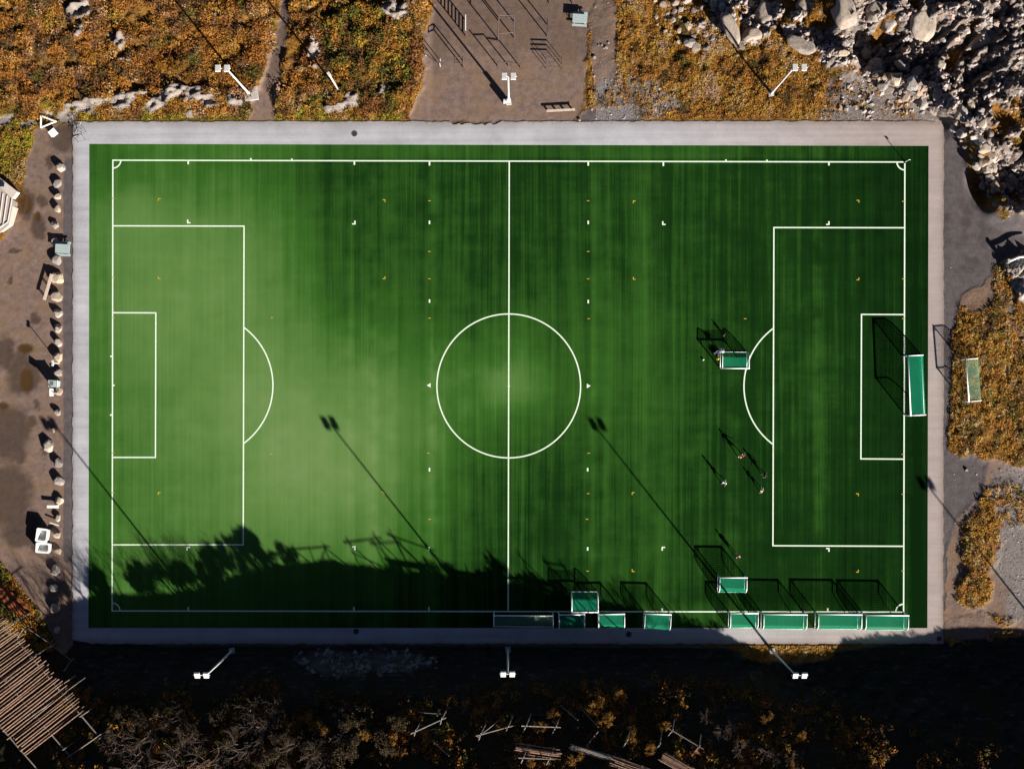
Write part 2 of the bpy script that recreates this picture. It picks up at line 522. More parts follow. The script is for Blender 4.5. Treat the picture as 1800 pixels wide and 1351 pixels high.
    green = ramp(n, l, fine, [(0.3, (0.020, 0.024, 0.005)), (0.5, (0.09, 0.075, 0.010)), (0.72, (0.20, 0.155, 0.02))])
    c = mix(n, l, crisp(sb.outputs[1]), heath, green)
    shade_heath = ramp(n, l, fine, [(0.35, (0.010, 0.009, 0.006)), (0.6, (0.030, 0.022, 0.010)), (0.75, (0.060, 0.038, 0.012))])  # darker heath copy: the south bank's shade put into the colour
    c = mix(n, l, crisp(sb.outputs[2], 0.4), c, shade_heath)
    dirt = ramp(n, l, mid, [(0.3, (0.100, 0.070, 0.060)), (0.5, (0.145, 0.101, 0.085)), (0.7, (0.190, 0.134, 0.112))])
    dirt = mix(n, l, 1.0, dirt, ramp(n, l, fine2, [(0.3, 0.8), (0.7, 1.15)]), 'MULTIPLY')
    dirt = mix(n, l, ramp(n, l, big, [(0.45, 0.0), (0.7, 0.8)]), dirt, (0.165, 0.105, 0.062))
    c = mix(n, l, crisp(sa.outputs[0], 0.35), c, dirt)
    asp = ramp(n, l, mid, [(0.3, (0.058, 0.050, 0.052)), (0.7, (0.098, 0.086, 0.088))])
    asp = mix(n, l, 1.0, asp, ramp(n, l, fine2, [(0.3, 0.75), (0.7, 1.25)]), 'MULTIPLY')
    c = mix(n, l, crisp(sa.outputs[1], 0.3), c, asp)
    vor = n.new('ShaderNodeTexVoronoi')
    vor.inputs['Scale'].default_value = 4.5
    l.new(v, vor.inputs['Vector'])
    gcol = n.new('ShaderNodeHueSaturation')
    gcol.inputs['Saturation'].default_value = 0.12
    gcol.inputs['Value'].default_value = 0.26
    l.new(vor.outputs['Color'], gcol.inputs['Color'])
    grav = mix(n, l, 0.5, gcol.outputs['Color'], (0.155, 0.125, 0.122))
    grav = mix(n, l, ramp(n, l, fine2, [(0.38, 0.8), (0.5, 0.0)]), grav, (0.05, 0.042, 0.04))
    c = mix(n, l, crisp(math_(n, l, 'MULTIPLY', sa.outputs[2], 0.66), 2.0, 0.22), c, grav)
    # rock with bands and lichen
    band = noise(n, l, 1.0, 6, 0.7, v, (0.5, 2.6, 1.0))
    rk = ramp(n, l, band, [(0.3, (0.075, 0.064, 0.062)), (0.47, (0.14, 0.118, 0.108)), (0.58, (0.25, 0.215, 0.195)), (0.74, (0.12, 0.092, 0.080))])
    rk = mix(n, l, ramp(n, l, mid, [(0.5, 0.0), (0.66, 0.7)]), rk, (0.19, 0.125, 0.085))
    rk = mix(n, l, ramp(n, l, fine2, [(0.32, 1.0), (0.46, 0.0)]), rk, (0.055, 0.048, 0.045))
    pale = attr(n, 'pale').outputs['Fac']
    prk = ramp(n, l, band, [(0.3, (0.20, 0.165, 0.15)), (0.5, (0.36, 0.315, 0.285)), (0.7, (0.27, 0.225, 0.20))])
    rk = mix(n, l, pale, rk, prk)
    sou_shade = sb.outputs[2]
    shade_rk = ramp(n, l, band, [(0.35, (0.010, 0.0095, 0.009)), (0.56, (0.028, 0.026, 0.024)), (0.7, (0.095, 0.092, 0.085))])  # darker rock copy, with the bank's shade painted in
    shade_rk = mix(n, l, ramp(n, l, mid, [(0.42, 0.85), (0.62, 0.0)]), shade_rk, (0.016, 0.014, 0.008))
    rk = mix(n, l, sou_shade, rk, shade_rk)
    c = mix(n, l, crisp(sb.outputs[0], 0.7), c, rk)
    wet = attr(n, 'wet').outputs['Fac']
    c = mix(n, l, math_(n, l, 'MULTIPLY', wet, 0.68), c, (0.026, 0.018, 0.014))
    pool = attr(n, 'pool').outputs['Fac']
    c = mix(n, l, pool, c, (0.052, 0.027, 0.010))
    l.new(c, b.inputs['Base Color'])
    b.inputs['Roughness'].default_value = 0.92
    b.inputs['Specular IOR Level'].default_value = 0.1
    hb = math_(n, l, 'ADD', fine, math_(n, l, 'MULTIPLY', fine2, 0.4))
    hb = math_(n, l, 'MULTIPLY', hb, math_(n, l, 'SUBTRACT', 1.0, math_(n, l, 'MULTIPLY', math_(n, l, 'MAXIMUM', sa.outputs[0], sa.outputs[1]), 0.82)))
    bump(n, l, b, hb, 0.8, 0.22)
    M['ground'] = m

    # ---- leaves (colour per leaf)
    m, n, l, b = nt('leaf_blades')
    l.new(attr(n, 'leaf').outputs['Color'], b.inputs['Base Color'])
    b.inputs['Roughness'].default_value = 0.75
    b.inputs['Specular IOR Level'].default_value = 0.1
    M['leaf'] = m

    # ---- netting: a real mesh of strands, cut out procedurally
    def net(name, col, strand):
        m, n, l, b = nt(name)
        tc = n.new('ShaderNodeTexCoord')
        se = n.new('ShaderNodeSeparateXYZ')
        l.new(tc.outputs['UV'], se.inputs[0])
        fs = []
        for i in (0, 1):
            x = math_(n, l, 'MULTIPLY', se.outputs[i], 8.0)
            x = math_(n, l, 'FRACT', x)
            fs.append(math_(n, l, 'LESS_THAN', x, strand))
        al = math_(n, l, 'MAXIMUM', fs[0], fs[1])
        b.inputs['Base Color'].default_value = (*col, 1)
        b.inputs['Roughness'].default_value = 0.6
        l.new(al, b.inputs['Alpha'])
        return m
    M['net_green'] = net('goal_net_green', (0.0, 0.26, 0.13), 0.22)
    M['net_grey'] = net('goal_net_grey', (0.20, 0.38, 0.25), 0.15)

    M['white_line'] = simple('line_paint_white', (0.58, 0.68, 0.56), 0.8, 0.10, 3)
    M['yellow_line'] = simple('line_paint_yellow', (0.40, 0.25, 0.02), 0.8, 0.15, 3)
    M['white_metal'] = simple('white_painted_aluminium', (0.78, 0.80, 0.80), 0.35, 0.05, 4, spec=0.5)
    M['galv'] = simple('galvanised_steel', (0.62, 0.62, 0.61), 0.4, 0.12, 5, 0.2, 0.5)
    M['grey_metal'] = simple('dull_grey_steel', (0.16, 0.15, 0.15), 0.5, 0.2, 5, 0.3, 0.4)
    M['lamp_white'] = simple('lamp_housing_white', (0.52, 0.515, 0.50), 0.45, 0.06, 3, spec=0.4)
    M['glass_dark'] = simple('lamp_glass', (0.25, 0.27, 0.28), 0.1, 0.1, 3, spec=0.6)
    M['concrete'] = simple('cast_concrete', (0.33, 0.31, 0.29), 0.9, 0.2, 4)
    M['rust_post'] = simple('dark_brown_post', (0.075, 0.050, 0.042), 0.7, 0.3, 5)
    M['wood_pale'] = simple('bleached_timber', (0.50, 0.41, 0.34), 0.8, 0.2, 7)
    M['wood_pole'] = simple('peeled_drying_pole', (0.215, 0.132, 0.092), 0.8, 0.4, 3)
    M['wood_grey'] = simple('weathered_grey_pole', (0.17, 0.15, 0.135), 0.85, 0.3, 3)
    M['wood_red'] = simple('red_brown_plank', (0.22, 0.062, 0.020), 0.8, 0.35, 4)
    M['teal'] = simple('pale_teal_board', (0.30, 0.37, 0.37), 0.6, 0.12, 4)
    M['tub'] = simple('white_plastic_tub', (0.74, 0.74, 0.72), 0.5, 0.05, 3, spec=0.4)
    M['tub_in'] = simple('grey_tub_lining', (0.50, 0.50, 0.49), 0.6, 0.08, 3)
    M['board'] = simple('white_roof_board', (0.34, 0.295, 0.265), 0.7, 0.14, 3)
    M['rib'] = simple('white_roof_batten', (0.46, 0.41, 0.375), 0.7, 0.08, 3)
    M['cover'] = simple('cast_iron_cover', (0.03, 0.03, 0.032), 0.6, 0.2, 8)
    M['boulder'] = rock_mat('boulder_stone', (0.36, 0.335, 0.31), (0.38, 0.325, 0.275), (0.20, 0.17, 0.15), 1.3, True)
    M['rubble'] = rock_mat('rubble_stone', (0.30, 0.275, 0.265), (0.33, 0.265, 0.22), (0.15, 0.125, 0.115), 1.3, True)
    M['bark'] = simple('grey_twig_bark', (0.105, 0.075, 0.058), 0.9, 0.3, 5)
    M['skin'] = simple('skin', (0.55, 0.34, 0.25), 0.6, 0.05, 8)
    M['hair'] = simple('brown_hair', (0.06, 0.035, 0.02), 0.7, 0.2, 20)
    M['hair_fair'] = simple('fair_hair', (0.40, 0.27, 0.12), 0.7, 0.2, 20)
    M['eye'] = simple('eye_dark', (0.03, 0.025, 0.02), 0.3, 0.0, 5)
    for k, c in {'red': (0.55, 0.05, 0.04), 'navy': (0.018, 0.026, 0.06), 'cream': (0.75, 0.66, 0.52), 'ice': (0.45, 0.62, 0.75), 'pink': (0.72, 0.18, 0.24), 'black': (0.012, 0.012, 0.014), 'white': (0.75, 0.75, 0.74), 'blue': (0.02, 0.10, 0.22), 'grey': (0.2, 0.2, 0.21), 'yellow': (0.6, 0.5, 0.03), 'orange': (0.6, 0.2, 0.04)}.items():
        M['cloth_' + k] = simple('cloth_' + k, c, 0.85, 0.12, 12)


materials()


# ------------------------------------------------------------------ mesh helpers
class MB:
    def __init__(self):
        self.v, self.f, self.uv = [], [], None

    def add(self, vs, fs):
        o = len(self.v)
        self.v += [tuple(p) for p in vs]
        self.f += [tuple(i + o for i in q) for q in fs]
        return self

    def box(self, c, s, rz=0.0, rx=0.0, ry=0.0, bev=0.0):
        mt = Matrix.Translation(Vector(c)) @ Matrix.Rotation(rz, 4, 'Z') @ Matrix.Rotation(ry, 4, 'Y') @ Matrix.Rotation(rx, 4, 'X')
        if bev > 0:
            bm = bmesh.new()
            bmesh.ops.create_cube(bm, size=1.0)
            for q in bm.verts:
                q.co = Vector((q.co.x * s[0], q.co.y * s[1], q.co.z * s[2]))
            bmesh.ops.bevel(bm, geom=bm.edges[:], offset=bev, segments=2, affect='EDGES', profile=0.5)
            bm.verts.index_update()
            self.add([mt @ q.co for q in bm.verts], [[q.index for q in f.verts] for f in bm.faces])
            bm.free()
            return self
        hx, hy, hh = s[0] / 2, s[1] / 2, s[2] / 2
        vs = [mt @ Vector(p) for p in ((-hx, -hy, -hh), (hx, -hy, -hh), (hx, hy, -hh), (-hx, hy, -hh), (-hx, -hy, hh), (hx, -hy, hh), (hx, hy, hh), (-hx, hy, hh))]
        return self.add(vs, [(0, 3, 2, 1), (4, 5, 6, 7), (0, 1, 5, 4), (1, 2, 6, 5), (2, 3, 7, 6), (3, 0, 4, 7)])

    def tube(self, p0, p1, r0, r1=None, n=8):
        r1 = r0 if r1 is None else r1
        p0, p1 = Vector(p0), Vector(p1)
        d = (p1 - p0)
        if d.length < 1e-6:
            return self
        q = d.to_track_quat('Z', 'Y')
        vs = []
        for p, r in ((p0, r0), (p1, r1)):
            for i in range(n):
                a = 2 * PI * i / n
                vs.append(p + q @ Vector((math.cos(a) * r, math.sin(a) * r, 0)))
        fs = [(i, (i + 1) % n, n + (i + 1) % n, n + i) for i in range(n)]
        fs += [tuple(range(n - 1, -1, -1)), tuple(range(n, 2 * n))]
        return self.add(vs, fs)

    def path(self, pts, r, n=8):
        """one swept tube through points"""
        pts = [Vector(p) for p in pts]
        vs, fs = [], []
        for k, p in enumerate(pts):
            d = (pts[min(k + 1, len(pts) - 1)] - pts[max(k - 1, 0)]).normalized()
            q = d.to_track_quat('Z', 'Y')
            rr = r[k] if isinstance(r, (list, tuple)) else r
            for i in range(n):
                a = 2 * PI * i / n
                vs.append(p + q @ Vector((math.cos(a) * rr, math.sin(a) * rr, 0)))
        for k in range(len(pts) - 1):
            fs += [(k * n + i, k * n + (i + 1) % n, (k + 1) * n + (i + 1) % n, (k + 1) * n + i) for i in range(n)]
        fs += [tuple(range(n - 1, -1, -1)), tuple((len(pts) - 1) * n + i for i in range(n))]
        return self.add(vs, fs)

    def ball(self, c, r, s=(1, 1, 1), seg=12, ring=8):
        c = Vector(c)
        vs = [c + Vector((0, 0, r * s[2]))]
        for j in range(1, ring):
            t = PI * j / ring
            for i in range(seg):
                a = 2 * PI * i / seg
                vs.append(c + Vector((r * s[0] * math.sin(t) * math.cos(a), r * s[1] * math.sin(t) * math.sin(a), r * s[2] * math.cos(t))))
        vs.append(c - Vector((0, 0, r * s[2])))
        fs = [(0, 1 + i, 1 + (i + 1) % seg) for i in range(seg)]
        for j in range(ring - 2):
            b = 1 + j * seg
            fs += [(b + i, b + seg + i, b + seg + (i + 1) % seg, b + (i + 1) % seg) for i in range(seg)]
        b = 1 + (ring - 2) * seg
        fs += [(b + i, len(vs) - 1, b + (i + 1) % seg) for i in range(seg)]
        return self.add(vs, fs)

    def mesh(self, name, smooth_=False):
        me = bpy.data.meshes.new(name)
        me.from_pydata([tuple(p) for p in self.v], [], self.f)
        if smooth_:
            me.polygons.foreach_set('use_smooth', [True] * len(me.polygons))
        me.update()
        return me

    def build(self, name, mat, parent=None, smooth_=False, loc=None, label=None):
        me = self.mesh(name, smooth_)
        me.materials.append(M[mat] if isinstance(mat, str) else mat)
        o = bpy.data.objects.new(name, me)
        COL.objects.link(o)
        if parent is not None:
            o.parent = parent
        if loc is not None:
            o.location = loc
        if label:
            o['label'] = label
        return o


def tag(o, label=None, cat=None, group=None, kind=None):
    if label:
        o['label'] = label
    if cat:
        o['category'] = cat
    if group:
        o['group'] = group
    if kind:
        o['kind'] = kind
    return o


def thing(name, label, cat, loc=(0, 0, 0), rz=0.0, group=None):
    o = bpy.data.objects.new(name, None)
    COL.objects.link(o)
    o.empty_display_size = 0.3
    o.location = loc
    o.rotation_euler = (0, 0, rz)
    return tag(o, label, cat, group)


def copy_tree(o, parent=None):
    c = o.copy()
    COL.objects.link(c)
    c.parent = parent
    for ch in list(o.children):
        copy_tree(ch, c)
    return c


def np_mesh(name, verts, faces, mat, attrs=None, smooth_=False):
    """verts (n,3), faces (m,4) quads"""
    me = bpy.data.meshes.new(name)
    nv, nf = len(verts), len(faces)
    k = faces.shape[1]
    me.vertices.add(nv)
    me.vertices.foreach_set('co', np.ascontiguousarray(verts, np.float32).ravel())
    me.loops.add(nf * k)
    me.loops.foreach_set('vertex_index', np.ascontiguousarray(faces, np.int32).ravel())
    me.polygons.add(nf)
    me.polygons.foreach_set('loop_start', np.arange(0, nf * k, k, dtype=np.int32))
    try:
        me.polygons.foreach_set('loop_total', np.full(nf, k, np.int32))
    except Exception:
        pass
    me.polygons.foreach_set('use_smooth', np.full(nf, smooth_, bool))
    for an, (typ, arr) in (attrs or {}).items():
        a = me.attributes.new(an, typ, 'POINT')
        if typ == 'FLOAT':
            a.data.foreach_set('value', np.ascontiguousarray(arr, np.float32).ravel())
        else:
            a.data.foreach_set('color', np.ascontiguousarray(arr, np.float32).ravel())
    me.update(calc_edges=True)
    me.validate()
    me.materials.append(M[mat])
    o = bpy.data.objects.new(name, me)
    COL.objects.link(o)
    return o


def grid_faces(nx, ny):
    i = np.arange(nx - 1)[None, :] + nx * np.arange(ny - 1)[:, None]
    i = i.ravel()
    return np.stack([i, i + 1, i + 1 + nx, i + nx], 1)


# ------------------------------------------------------------------ ground sheet
def build_ground():
    def axis(lo, hi, step, far):
        a = np.arange(lo, hi + step / 2, step)
        k = np.cumsum(step * 1.35 ** np.arange(1, 26))
        k = k[k < far]
        return np.concatenate([(lo - k)[::-1], a, hi + k])
    def axis2(lo, mid_, hi, s0, s1, far):
        a = np.concatenate([np.arange(lo, mid_, s0), np.arange(mid_, hi + s1 / 2, s1)])
        k = np.cumsum(0.25 * 1.35 ** np.arange(1, 26))
        k = k[k < far]
        return np.concatenate([(lo - k)[::-1], a, hi + k])
    xs = axis2(-67, 26, 67, 0.25, 0.15, 700)
    ys = axis2(-58, 21, 51, 0.25, 0.15, 700)
    X, Y = np.meshgrid(xs, ys)
    x, y = X.ravel(), Y.ravel()
    m = masks(x, y)
    z = terrain(x, y, m)
    far = smooth((np.maximum(np.abs(x) - 75, np.abs(y) - 66)) / 120)
    z = z * (1 - far) - 2.0 * far
    _HG['x'], _HG['y'], _HG['z'] = xs, ys, z.reshape(len(ys), len(xs))
    px, py = px_of(x, y)
    pit = (px > 126) & (px < 1661) & (py > 211) & (py < 1133)
    bare = np.maximum.reduce([m['dirt'], m['asp'], m['gr'] * 0.5, m['rock'] * (1 - m['south']), pit * 1.0])
    _HG['bare'] = bare.reshape(len(ys), len(xs))
    one = np.ones_like(x)
    a = np.stack([m['dirt'], m['asp'], m['gr'], one], 1)
    px_, py_ = px_of(x, y)
    sou_shade = m['south'] * (1 - m['strip']) * (1 - 0.3 * ell(px_ + 12 * fbm(x, y, 3, 3), py_ + 12 * fbm(x, y, 2, 3, off=5), 640, 1158, 105, 17, .6))  # where bank shade is painted into the ground; the sunlit strip stays out
    b = np.stack([m['rock'], m['green'], sou_shade, one], 1)
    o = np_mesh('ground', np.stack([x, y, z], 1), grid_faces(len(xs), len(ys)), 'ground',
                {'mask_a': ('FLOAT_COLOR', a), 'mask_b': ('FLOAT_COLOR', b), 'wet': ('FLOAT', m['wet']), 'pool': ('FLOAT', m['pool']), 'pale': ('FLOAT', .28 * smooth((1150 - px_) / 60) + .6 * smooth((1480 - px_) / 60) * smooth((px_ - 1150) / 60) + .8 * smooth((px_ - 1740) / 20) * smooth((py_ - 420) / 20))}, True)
    tag(o, kind='structure')


build_ground()

# ------------------------------------------------------------------ turf
TURF = [(157, 253), (1632, 256.5), (1630, 1103), (155.5, 1103)]


def quad_grid(corners, nx, ny, z, name, mat, attrs_fn=None, skirt=0.0):
    c = [W(*p) for p in corners]
    u, v = np.meshgrid(np.linspace(0, 1, nx), np.linspace(0, 1, ny))
    u, v = u.ravel(), v.ravel()
    P = [np.array([p.x, p.y]) for p in c]
    xy = (P[0] * ((1 - u) * (1 - v))[:, None] + P[1] * (u * (1 - v))[:, None] + P[2] * (u * v)[:, None] + P[3] * ((1 - u) * v)[:, None])
    verts = np.column_stack([xy, np.full(len(u), z)])
    f = grid_faces(nx, ny)[:, ::-1]
    return np_mesh(name, verts, f, mat, attrs_fn(xy[:, 0], xy[:, 1]) if attrs_fn else None)


def wear_sheen_fn(x, y):
    px, py = px_of(x, y)
    n1 = fbm(x, y, 9, 4, off=71)
    n2 = fbm(x, y, 2.5, 3, off=83)
    wx = px + 28 * n1
    wy = py + 28 * n1

    def g(cx, cy, rx, ry):
        return np.exp(-((wx - cx) / rx) ** 2 - ((wy - cy) / ry) ** 2)
    w = 0.27 + 0.0 * px
    w = w + 0.27 * smooth((640 - wx) / 420)  # brighter to the left: sheen painted into the turf colour
    w = w + 0.46 * g(600, 815, 200, 210)
    w = w + 0.16 * g(440, 700, 190, 330)
    w = w + 0.20 * g(330, 470, 240, 200)
    w = w + 0.26 * g(888, 668, 66, 52) + 0.16 * g(860, 690, 200, 110)
    # the darker rolls laid square to the seams
    w = w - 0.07 * smooth((wx - 500) / 90) * smooth((600 - wy) / 90) * smooth((800 - wx) / 200)
    w = w - 0.08 * smooth((wx - 740) / 120)
    w = w - 0.05 * smooth((px - 1360) / 120)
    w = w + 0.14 * g(1140, 690, 120, 380) + 0.16 * g(1440, 670, 70, 300) + 0.10 * g(960, 560, 120, 200)
    for (c, hw, a) in [(655, 10, .12), (690, 6, .08), (615, 7, .06), (762, 8, .14), (820, 6, .06), (1043, 6, .10), (1067, 9, .07), (1135, 14, .06), (1290, 9, .05), (1437, 9, .12), (1180, 6, -.05), (1520, 14, .03), (1100, 9, -.05), (980, 12, -.05), (722, 12, -.06)]:
        w = w + a * np.exp(-((px - c) / hw) ** 2) * (0.6 + 0.8 * n2)
    # unmarked margins keep a darker pile
    w = w - 0.10 * smooth((197 - px) / 4) - 0.16 * smooth((px - 1592) / 8)
    w = w - 0.10 * smooth((px - 1606) / 16) * smooth((py - 330) / 60)
    w = w + 0.12 * smooth((281 - py) / 4) * smooth((px - 250) / 200) + 0.10 * smooth((py - 1050) / 20) * smooth((px - 1100) / 40)
    w = w - 0.02 * smooth((430 - px) / 60) * smooth((px - 200) / 4) - 0.09 * smooth((400 - wy) / 120) * smooth((620 - wx) / 200) - 0.05 * smooth((px - 1200) / 200)
    w = w + 0.06 * n1 + 0.05 * n2
    return {'wear_sheen': ('FLOAT', np.clip(w, 0, 1))}


turf = quad_grid(TURF, 420, 250, 0.02, 'artificial_turf', 'turf', wear_sheen_fn)
tag(turf, kind='structure')

# ------------------------------------------------------------------ concrete path round the pitch


def build_path():
    inner = TURF
    outer = [(128, 214), (1659, 213), (1658, 1131), (127.5, 1131)]
    mb = MB()
    # each side as a strip of cells, the outer edge a little ragged
    tints, grime = [], []

    def strip(i0, i1, o0, o1, nseg, nw):
        base = len(mb.v)
        for k in range(nseg + 1):
            t = k / nseg
            pin = Vector(i0).lerp(Vector(i1), t)
            po = Vector(o0).lerp(Vector(o1), t)
            for j in range(nw + 1):
                s = j / nw
                p = pin.lerp(po, s)
                if j == nw:
                    rag = 2.6 * float(fbm(np.array([p.x / 20.0]), np.array([p.y / 20.0]), 0.8, 3)[0])
                    if o0[1] == o1[1] or abs(o0[1] - o1[1]) < 20:
                        p = p + Vector((0, rag))
                        if o0[1] < 600 and 780 < p.x < 885:
                            p.y += 4.5 * math.sin((p.x - 780) / 105 * PI) + 2 * rag
                    else:
                        p = p + Vector((rag, 0))
                w = W(p.x, p.y)
                mb.v.append((w.x, w.y, 0.05))
                tints.append(float(smooth((p.x - 1050) / 550.0)))
                gm = 0.85 * (s ** 5)
                grime.append(gm)
        for k in range(nseg):
            for j in range(nw):
                a = base + k * (nw + 1) + j
                mb.f.append((a, a + 1, a + nw + 2, a + nw + 1))
        return base
    cI, cO = inner, outer
    n = len
    strip(cI[0], cI[1], (cO[0][0], cO[0][1]), cO[1], 300, 6)
    strip(cI[1], cI[2], cO[1], cO[2], 180, 5)
    strip(cI[2], cI[3], cO[2], cO[3], 300, 5)
    strip(cI[3], cI[0], cO[3], cO[0], 180, 5)
    me = mb.mesh('path')
    for nm, arr in (('tint', tints), ('grime', grime)):
        a = me.attributes.new(nm, 'FLOAT', 'POINT')
        a.data.foreach_set('value', arr)
    me.materials.append(M['path'])
    o = bpy.data.objects.new('path', me)
    COL.objects.link(o)
    sol = o.modifiers.new('thickness', 'SOLIDIFY')
    sol.thickness = 0.3
    sol.offset = -1
    tag(o, kind='structure')
    # make sure the top looks up
    if me.polygons[0].normal.z < 0:
        me.flip_normals()


build_path()

# ------------------------------------------------------------------ pitch markings
LW = 0.165


def build_marks():
    TL, TR, BL, BR = (198.5, 281.8), (1590.5, 285.0), (197.2, 1073), (1588.3, 1075)
    z = 0.024
    mb = MB()

    def ln(a, b, w=LW, ext=0.0, zz=z):
        p, q = W(*a), W(*b)
        d = (q - p).normalized()
        nn = Vector((-d.y, d.x, 0)) * w / 2
        p, q = p - d * ext, q + d * ext
        mb.add([(v.x, v.y, zz) for v in (p - nn, q - nn, q + nn, p + nn)], [(0, 1, 2, 3)])

    def arc(c, r, a0, a1, n=64, w=LW, zz=z):
        cc = W(*c)
        vs, fs = [], []
        for i in range(n + 1):
            a = a0 + (a1 - a0) * i / n
            for rr in (r - w / 2, r + w / 2):
                vs.append((cc.x + rr * math.cos(a), cc.y + rr * math.sin(a), zz))
        for i in range(n):
            fs.append((2 * i, 2 * i + 1, 2 * i + 3, 2 * i + 2))
        mb.add(vs, fs)
    h = LW / 2
    ln(TL, TR, ext=h)
    ln(BL, BR, ext=h)
    ln(TL, BL, zz=z + .003)
    ln(TR, BR, zz=z + .003)
    ln((895.2, 284), (893.2, 1074), zz=z + .003)
    arc((894.3, 678), 126.3 / S, 0, 2 * PI, 120, zz=z + .006)
    cc = W(894.3, 678)
    mb.add([(cc.x + .14 * math.cos(i * PI / 8), cc.y + .14 * math.sin(i * PI / 8), z + .009) for i in range(16)], [tuple(range(16))])
    # left boxes
    ln((199, 397), (429, 397.5))
    ln((197.6, 957), (427.6, 957))
    ln((429, 397.5), (427.6, 957), ext=h, zz=z + .003)
    ln((199, 549.5), (274, 549.8))
    ln((198, 803.5), (273.3, 803.5))
    ln((274, 549.8), (273.3, 803.5), ext=h, zz=z + .003)
    a = math.acos(75.5 / 126.8)
    arc((353, 677), 126.8 / S, -a, a, 50)
    # right boxes
    ln((1360.3, 400), (1589.8, 400.4))
    ln((1358.6, 958.5), (1588.6, 959.5))
    ln((1360.3, 400), (1358.6, 958.5), ext=h, zz=z + .003)
    ln((1514.3, 552.5), (1589.4, 552.8))
    ln((1513.2, 806), (1589, 806.6))
    ln((1514.3, 552.5), (1513.2, 806), ext=h, zz=z + .003)
    arc((1434.5, 679), 126.8 / S, PI - a, PI + a, 50)
    # corners
    arc(TL, 1.0, -PI / 2, 0, 12, 0.17, z + .006)
    arc(TR, 1.0, PI, 1.5 * PI, 12, 0.17, z + .006)
    arc(BL, 1.0, 0, PI / 2, 12, 0.17, z + .006)
    arc(BR, 1.0, PI / 2, PI, 12, 0.17, z + .006)
    # ticks
    for x, y, d in [(331, 282, 7), (623, 283, 7), (755, 284, 7), (1034, 284.5, 7), (1166, 285, 7), (1457, 285, 6), (441, 282, -4), (513, 283, -4), (1276, 284.5, -4), (1348, 285, -4),
                    (331, 1073, -7), (622, 1073, -7), (754, 1073, -7), (1032, 1074, -6), (1164, 1074.5, -6), (1455, 1075, -7)]:
        ln((x, y), (x, y + d), 0.2, zz=z + .009)
    for x, y, d in [(197.8, 626, -4), (197.6, 677, 4), (197.4, 729, -4)]:
        ln((x, y), (x + d, y), 0.2, zz=z + .009)
    zz = z + .003
    for x, y, fx, fy in [(332, 389, 1, 1), (622, 391, -1, 1), (1167, 392, 1, 1), (1455, 392, -1, 1), (331, 964, 1, -1), (622, 963, -1, -1), (1166, 964, 1, -1), (1455, 966, -1, -1)]:
        ln((x - 3 * fx, y + 2.6 * fy), (x + 3 * fx, y + 2.6 * fy), .16, zz=zz)
        ln((x - 2 * fx, y - 3 * fy), (x - 2 * fx, y + 2 * fy), .18, zz=zz + .003)
    for x, y in [(755, 391), (1034, 391), (755, 529), (1034, 530), (755, 825), (1033, 825), (754, 964), (1033, 964)]:
        ln((x, y - 3.0), (x, y + 3.0), .19, zz=zz)
    for x, y, s in [(753.5, 677, 1), (1035, 678, -1)]:
        p = [W(x + 3.5 * s, y - 4), W(x + 3.5 * s, y + 4), W(x - 3.5 * s, y)]
        mb.add([(q.x, q.y, zz) for q in (p if s < 0 else p[::-1])], [(0, 1, 2)])
    o = mb.build('pitch_markings', 'white_line')
    tag(o, kind='structure')
    mb = MB()
    for x, y, fx, fy in [(280, 351, 1, -1), (675, 353, -1, -1), (1115, 355, 1, -1), (1508, 354, -1, -1), (280, 488, 1, 1), (675, 488, -1, 1), (1115, 489, 1, 1), (1508, 490, -1, 1), (280, 867, 1, -1), (673, 866, -1, -1), (1113, 867, 1, -1), (1507, 869, -1, -1), (1507, 1003, -1, 1), (1113, 1002, 1, 1)]:
        ln((x - 2.3 * fx, y + 1.8 * fy), (x + 2.3 * fx, y + 1.8 * fy), .12, zz=zz)
        ln((x - 1.8 * fx, y - 2.3 * fy), (x - 1.8 * fx, y + 1.2 * fy), .12, zz=zz + .003)
    for x, y in [(755, 353), (1034, 353), (755, 442), (1034, 442), (755, 490), (1034, 490), (755, 559), (1035, 560), (1310, 560), (478, 558), (477, 797), (753, 796), (1035, 796), (1034, 867), (755, 912), (1032, 912), (1033, 1003), (1588, 354), (1588, 490), (1588, 560), (1587, 798), (1587, 868), (1587, 1003), (200, 349), (200, 488), (200, 558), (199, 796), (199, 866)]:
        ln((x - 2.4, y), (x + 2.2, y), .10, zz=zz + .006)
    o = mb.build('training_markings', 'yellow_line')
    tag(o, kind='structure')


build_marks()


# ------------------------------------------------------------------ drain covers
def covers():
    proto = None
    for (x, y, lab) in [(623, 235, 'dark round drain cover in the sunlit path above the pitch'), (626, 1109, 'round drain cover in the shaded path left of the halfway line'), (1105, 1114, 'round drain cover in the shaded path below the small goals'), (1651, 1122, 'round drain cover at the shaded lower right corner of the path')]:
        if proto is None:
            t = thing('drain_cover', lab, 'drain cover', W(x, y), group='drain covers in the concrete path')
            mb = MB()
            mb.tube((0, 0, 0.0), (0, 0, 0.056), 0.33, 0.32, 20)
            mb.build('lid', 'cover', t)
            rim = MB()
            n = 24
            vs, fs = [], []
            for i in range(n):
                a = 2 * PI * i / n
                for r, zz in ((0.33, 0.0), (0.33, 0.062), (0.40, 0.062), (0.40, 0.0)):
                    vs.append((r * math.cos(a), r * math.sin(a), zz))
            for i in range(n):
                j = (i + 1) % n
                for k in range(3):
                    fs.append((4 * i + k, 4 * i + k + 1, 4 * j + k + 1, 4 * j + k))
            rim.add(vs, fs).build('rim', 'grey_metal', t)
            proto = t
        else:
            t = copy_tree(proto)
            t.location = W(x, y)
            t['label'] = lab


covers()


